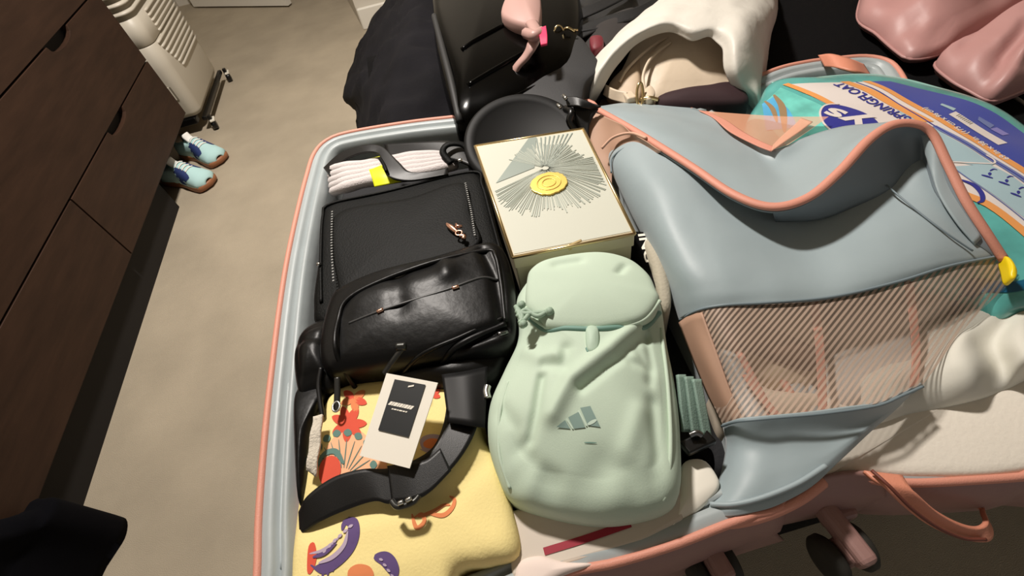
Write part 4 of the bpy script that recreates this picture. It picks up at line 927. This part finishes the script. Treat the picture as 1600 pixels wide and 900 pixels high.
sheet('lid_panel', rowsL, CUBE, pc, res=8, jitter=.003, jscale=18, thick=.002)
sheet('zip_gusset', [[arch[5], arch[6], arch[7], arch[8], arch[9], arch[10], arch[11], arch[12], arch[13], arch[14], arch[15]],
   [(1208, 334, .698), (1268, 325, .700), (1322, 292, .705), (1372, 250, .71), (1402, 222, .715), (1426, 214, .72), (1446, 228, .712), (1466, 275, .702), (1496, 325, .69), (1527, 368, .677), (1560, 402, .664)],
   [(1212, 345, .672), (1278, 342, .672), (1335, 322, .674), (1388, 300, .678), (1412, 275, .685), (1430, 262, .690), (1444, 262, .692), (1462, 300, .69), (1490, 345, .682), (1520, 378, .674), (1555, 402, .662)]], mat('grey_blue_inner_shaded', (120, 130, 136), .55), pc, res=6, thick=.0015)  # darker copy of the nylon, shade under the arch put into the colour
sheet('inner_strip', [[(1437, 200, .728), (1458, 222, .726), (1480, 275, .706), (1506, 325, .692), (1534, 372, .678)], [(1446, 245, .710), (1452, 262, .708), (1468, 305, .698), (1494, 346, .688), (1524, 382, .676)]], CUBE, pc, res=6, thick=.0015)
tube('coral_zip', arch, .0056, CORAL, pc, raw=False, n=200, squash=.7)
tube('zip_teeth', [(u, v+8, z-.004) for u, v, z in arch[:9]], .0015, CUBED, pc, raw=False, n=100)
tube('flap_crease_shade', [(1380, 284, .684), (1400, 302, .690), (1440, 335, .690), (1480, 365, .686), (1520, 392, .676)], .0010, CUBED, pc, raw=False)  # dark thread along the fold, the crease's shade given as colour
# yellow end of the zip
puff('yellow_zip_pull', poly([(1572, 398), (1582, 404), (1591, 422), (1588, 434), (1580, 430), (1576, 414)], .672), .658, .672, mat('bright_yellow', (240, 210, 30), .4), pc, rim=.003, bulge=.002, n=24, rings=4)
d0 = W(1150, 560, .65); d1 = W(1222, 478, .65); dd = (d1-d0).normalized(); nn = Vector((-dd.y, dd.x, 0))
NET = mesh_fabric('coral_mesh', (192, 168, 150), .0046, nn, .22, .84)
SHEER = mesh_fabric('coral_sheer', (232, 168, 134), .0022, nn, .55, .62)
rowsM = [
 [(1062, 502, .627), (1090, 487, .662), (1130, 479, .677), (1200, 475, .677), (1300, 466, .674), (1400, 443, .673), (1482, 418, .671), (1562, 402, .660)],
 [(1082, 560, .622), (1110, 550, .652), (1150, 545, .668), (1215, 540, .668), (1300, 530, .665), (1400, 508, .662), (1490, 470, .658), (1588, 428, .648)],
 [(1105, 615, .617), (1130, 605, .642), (1165, 600, .655), (1220, 598, .656), (1290, 590, .654), (1380, 570, .652), (1450, 530, .648), (1520, 498, .642)],
 [(1128, 662, .618), (1150, 655, .644), (1180, 652, .654), (1225, 648, .656), (1290, 642, .656), (1370, 630, .654), (1410, 614, .650), (1442, 600, .646)]]
sheet('mesh_panel', rowsM, NET, pc, res=9, thick=0, jitter=.003, jscale=14)
BROWNC = mat('coral_brown_mesh_fold', (178, 142, 120), .6)
sheet('mesh_fold', [[(1060, 504, .628), (1078, 492, .652), (1096, 488, .668)], [(1082, 562, .622), (1100, 555, .648), (1120, 552, .658)], [(1106, 620, .617), (1124, 612, .640), (1140, 608, .648)], [(1130, 664, .612), (1146, 660, .632), (1160, 656, .640)]], BROWNC, pc, res=6, thick=.0015)
for ps in ([(1272, 470), (1280, 530), (1284, 590), (1286, 645)], [(1420, 440), (1428, 500), (1432, 560), (1428, 606)], [(1165, 585), (1190, 620), (1215, 650)]):
    strap('coral_tape', [((u-7, v, .652-.00013*(v-470)), (u+7, v, .652-.00013*(v-470))) for u, v in ps], CORAL, pc, thick=.001)
rowsB = [rowsM[3][:],
 [(1134, 700, .606), (1155, 698, .626), (1185, 695, .636), (1230, 690, .637), (1290, 680, .637), (1350, 660, .637), (1392, 638, .637), (1438, 604, .635)],
 [(1122, 755, .610), (1146, 752, .626), (1180, 748, .634), (1225, 738, .634), (1275, 722, .634), (1325, 692, .634), (1378, 652, .634), (1435, 607, .634)],
 [(1108, 790, .616), (1140, 792, .626), (1175, 786, .630), (1215, 774, .632), (1262, 752, .632), (1308, 714, .632), (1365, 666, .632), (1430, 610, .632)],
 [(1106, 806, .614), (1140, 808, .622), (1178, 800, .626), (1218, 788, .628), (1262, 764, .628), (1305, 728, .628), (1360, 676, .628), (1426, 614, .628)]]
sheet('lower_border', rowsB, CUBE, pc, res=7, jitter=.004, jscale=22, thick=.002)
tube('hem', [(1110, 788, .622), (1145, 788, .630), (1190, 778, .635), (1245, 756, .637), (1290, 728, .636)], .0025, CUBE, pc, raw=False, n=60)
tube('coral_piping', [(1106, 808, .612), (1125, 816, .612), (1160, 813, .616), (1205, 800, .618), (1250, 778, .620), (1285, 752, .62)], .006, CORAL, pc, raw=False, n=60)
tube('seam', [(u, v-2, z+.002) for u, v, z in rowsM[0]], .0016, CUBED, pc, raw=False, n=100)
tube('seam', [(u, v+4, z+.002) for u, v, z in rowsM[3]], .0014, CUBED, pc, raw=False, n=80)
tube('seam', [(u, v, z+.002) for u, v, z in ((1005, 226, .672), (975, 232, .66), (956, 248, .648), (955, 270, .64))], .0014, CUBED, pc, raw=False)
# mesh ends at the far side
rowsE = [[(912, 192, .655), (928, 178, .66), (960, 190, .672), (1000, 215, .685), (1035, 236, .692)],
         [(922, 220, .64), (945, 205, .655), (970, 208, .668), (1000, 222, .676), (1025, 238, .682)],
         [(940, 262, .625), (952, 240, .64), (965, 230, .655), (985, 226, .665), (1005, 232, .672)],
         [(955, 300, .61), (957, 262, .63), (964, 245, .64), (978, 235, .65), (995, 235, .66)]]
sheet('mesh_end', rowsE, BROWNC, pc, res=8, jitter=.003, jscale=30, thick=.0012)
tube('mesh_end_hem', [(940, 232, .655), (958, 215, .668), (985, 208, .68), (1010, 216, .688)], .0022, mat('coral_brown_light', (206, 164, 140), .6), pc, raw=False)
rowsS = [[(1096, 173, .617), (1160, 178, .640), (1230, 182, .660), (1295, 182, .668)], [(1130, 195, .635), (1175, 200, .655), (1225, 205, .664), (1270, 200, .670)], [(1170, 222, .660), (1192, 228, .668), (1210, 233, .670), (1232, 226, .672)]]
sheet('mesh_window', rowsS, SHEER, pc, res=6, thick=0)
strap('window_tape', [((1092, 172, .617), (1106, 174, .620)), ((1115, 184, .632), (1135, 188, .638)), ((1140, 205, .655), (1162, 206, .658)), ((1180, 226, .670), (1192, 222, .671)), ((1205, 236, .674), (1212, 230, .674))], CORAL, pc, thick=.0015)
strap('window_tape', [((1205, 236, .675), (1208, 226, .675)), ((1225, 222, .676), (1222, 212, .675)), ((1250, 205, .676), (1240, 196, .674)), ((1270, 190, .676), (1252, 184, .673))], mat('coral_sheer_tape', (236, 178, 150), .6, alpha=.7), pc, thick=.001)

# ------------------------------------------------------------------ beige handbag in a white plastic bag
hb = thing('beige_handbag', 'beige leather handbag with gold ring, half inside a white bag', 'handbag', W(1050, 110, .52))
hbb = puff('bag_body', poly([(966, 125), (978, 92), (1000, 58), (1045, 40), (1105, 36), (1150, 50), (1160, 130), (1100, 144), (1035, 150), (1010, 148)], .60), .505, .615, BEIGE, hb, bulge=.025, rim=.035, n=100, rings=14, tilt=(0, .15))
puff('side_gusset', poly([(948, 132), (962, 112), (985, 92), (1010, 70), (1022, 72), (1008, 110), (1002, 146), (975, 148)], .61), .51, .61, mat('beige_leather_gusset', (190, 168, 142), .55), hb, bulge=.014, rim=.02, n=60, rings=8)
tube('seam_piping', [(968, 128, .615), (980, 108, .625), (1004, 84, .635), (1035, 62, .64), (1060, 56, .63)], .003, BEIGE, hb, raw=False, n=40)
tube('seam_piping', [(1008, 145, .61), (1005, 118, .622), (1018, 90, .635), (1048, 66, .64)], .003, BEIGE, hb, raw=False, n=40)
strap('handle_strap', [((945, 132, .615), (942, 148, .60)), ((960, 140, .618), (955, 156, .60)), ((980, 144, .62), (978, 162, .605))], BEIGE, hb, thick=.005)
obox('strap_keeper', W(984, 152, .612), (.009, 0, 0), (0, .012, 0), (0, 0, .006), BEIGE, hb, .003)
tube('gold_ring', [W(1000, 148, .62)+Vector((.006*math.cos(a)+.004*math.sin(a), .012*math.sin(a), .016*math.sin(a))) for a in [i*math.pi/5 for i in range(10)]], .0026, GOLD, hb, closed=True, n=30)
tube('gold_bar', [(1000, 156, .61), (1015, 153, .615), (1028, 156, .61)], .0040, GOLD, hb, raw=False)
puff('round_tab', poly([(1006, 140), (1016, 130), (1024, 140), (1020, 150), (1010, 151)], .62), .60, .618, BEIGE, hb, rim=.004, bulge=.002, n=24, rings=4)
props(puff('maroon_pouch', poly([(1025, 156), (1060, 146), (1110, 140), (1150, 134), (1168, 150), (1162, 166), (1100, 168), (1040, 166)], .605), .505, .618, MAROON, None, bulge=.008, rim=.015, n=60, rings=8), 'dark maroon suede pouch under the beige handbag', 'pouch')
props(puff('taupe_cloth', poly([(930, 160), (945, 150), (985, 165), (1030, 166), (1000, 175), (940, 172)], .575), .51, .575, mat('taupe_dark', (92, 80, 72), .8), None, bulge=.004, rim=.012, n=40, rings=6), 'dark taupe cloth under the strap of the beige handbag', 'cloth')
rowsP = [
 [(930, 160, .585), (942, 138, .615), (958, 110, .635), (985, 78, .655), (1015, 58, .665), (1048, 52, .67), (1080, 65, .665), (1110, 58, .67), (1128, 75, .665), (1132, 108, .645), (1144, 138, .615), (1165, 158, .59), (1184, 180, .57)],
 [(918, 158, .60), (925, 132, .63), (942, 100, .655), (972, 66, .675), (1008, 42, .688), (1050, 32, .692), (1085, 38, .69), (1125, 35, .69), (1150, 55, .685), (1155, 100, .66), (1163, 130, .63), (1178, 155, .60), (1187, 182, .57)],
 [(909, 150, .59), (914, 118, .62), (938, 86, .645), (970, 54, .665), (1010, 26, .68), (1052, 8, .69), (1100, 0, .69), (1150, -5, .685), (1182, 25, .675), (1182, 80, .65), (1184, 120, .62), (1188, 150, .60), (1190, 180, .565)],
 [(909, 146, .56), (916, 112, .585), (940, 80, .61), (975, 45, .63), (1015, 12, .64), (1060, -20, .64), (1110, -45, .64), (1165, -50, .63), (1208, 5, .62), (1202, 60, .605), (1196, 105, .58), (1192, 140, .56), (1190, 178, .54)],
 [(915, 148, .51), (925, 110, .51), (955, 75, .51), (995, 35, .51), (1040, -10, .51), (1090, -50, .51), (1140, -85, .51), (1190, -90, .51), (1215, 0, .51), (1205, 55, .51), (1198, 100, .51), (1194, 140, .51), (1190, 176, .52)]]
props(sheet('plastic_bag', rowsP, PLASTICBAG, None, res=10, jitter=.005, jscale=24, thick=.001), 'white translucent plastic bag wrapped round the beige handbag', 'bag')

# ------------------------------------------------------------------ pillows
def pillow(pts, z, label, seed, fd_=None):
    t = thing('pillow', label, 'pillow', W(pts[0][0], pts[0][1], .5), 'pink satin pillows')
    b_ = puff('pillow_body', poly(pts, z), .508, z, PINK, t, bulge=.06, rim=.05, n=160, rings=30, jitter=.006, under=.90, seed=seed, disp=fd_)
    tube('seam_piping', [Vector((*W(u, v, z)[:2], z-.045)) for u, v in pts], .003, PINK, t, closed=True, n=120)
fd1 = creases([([(1385, 15), (1440, 15)], 0.0160, -0.0170), ([(1420, 35), (1480, 20)], 0.0160, -0.0204), ([(1445, 45), (1500, 20)], 0.0120, -0.0136), ([(1400, 0), (1500, -20)], 0.0240, 0.0136)], .60)
fd2 = creases([([(1510, 60), (1515, 85)], 0.0080, -0.0170), ([(1560, 105), (1590, 60)], 0.0144, -0.0170), ([(1575, 108), (1610, 70)], 0.0096, 0.0136), ([(1530, 80), (1580, 60)], 0.0240, 0.0102)], .58)
pillow([(1352, -12), (1385, 20), (1420, 48), (1440, 57), (1478, 52), (1530, 28), (1600, -12), (1680, -70), (1620, -160), (1480, -150), (1390, -90)], .575, 'pink satin pillow with gathered edge, the farther one at the top', 3, fd1)
pillow([(1480, 66), (1505, 88), (1535, 104), (1572, 120), (1605, 112), (1680, 80), (1800, 30), (1780, -40), (1690, -60), (1600, 0), (1540, 34), (1500, 52)], .575, 'pink satin pillow with piped corner, the nearer one on the right', 8, fd2)
# charging cable
cb = thing('charging_cable', 'grey braided charging cable with metal plug beside the pillow', 'cable', W(1570, 150, .5))
tube('cable', [(1578, 148, .515), (1590, 140, .515), (1605, 133, .512), (1660, 110, .508)], .003, mat('cable_grey', (130, 126, 118), .5), cb, raw=False)
tube('metal_plug', [(1543, 157, .515), (1560, 155, .515), (1572, 150, .515)], .0045, STEEL, cb, raw=False, n=8)
tube('cable_branch', [(1580, 148, .512), (1592, 156, .512), (1610, 168, .51)], .003, MATS['cable_grey'], cb, raw=False)
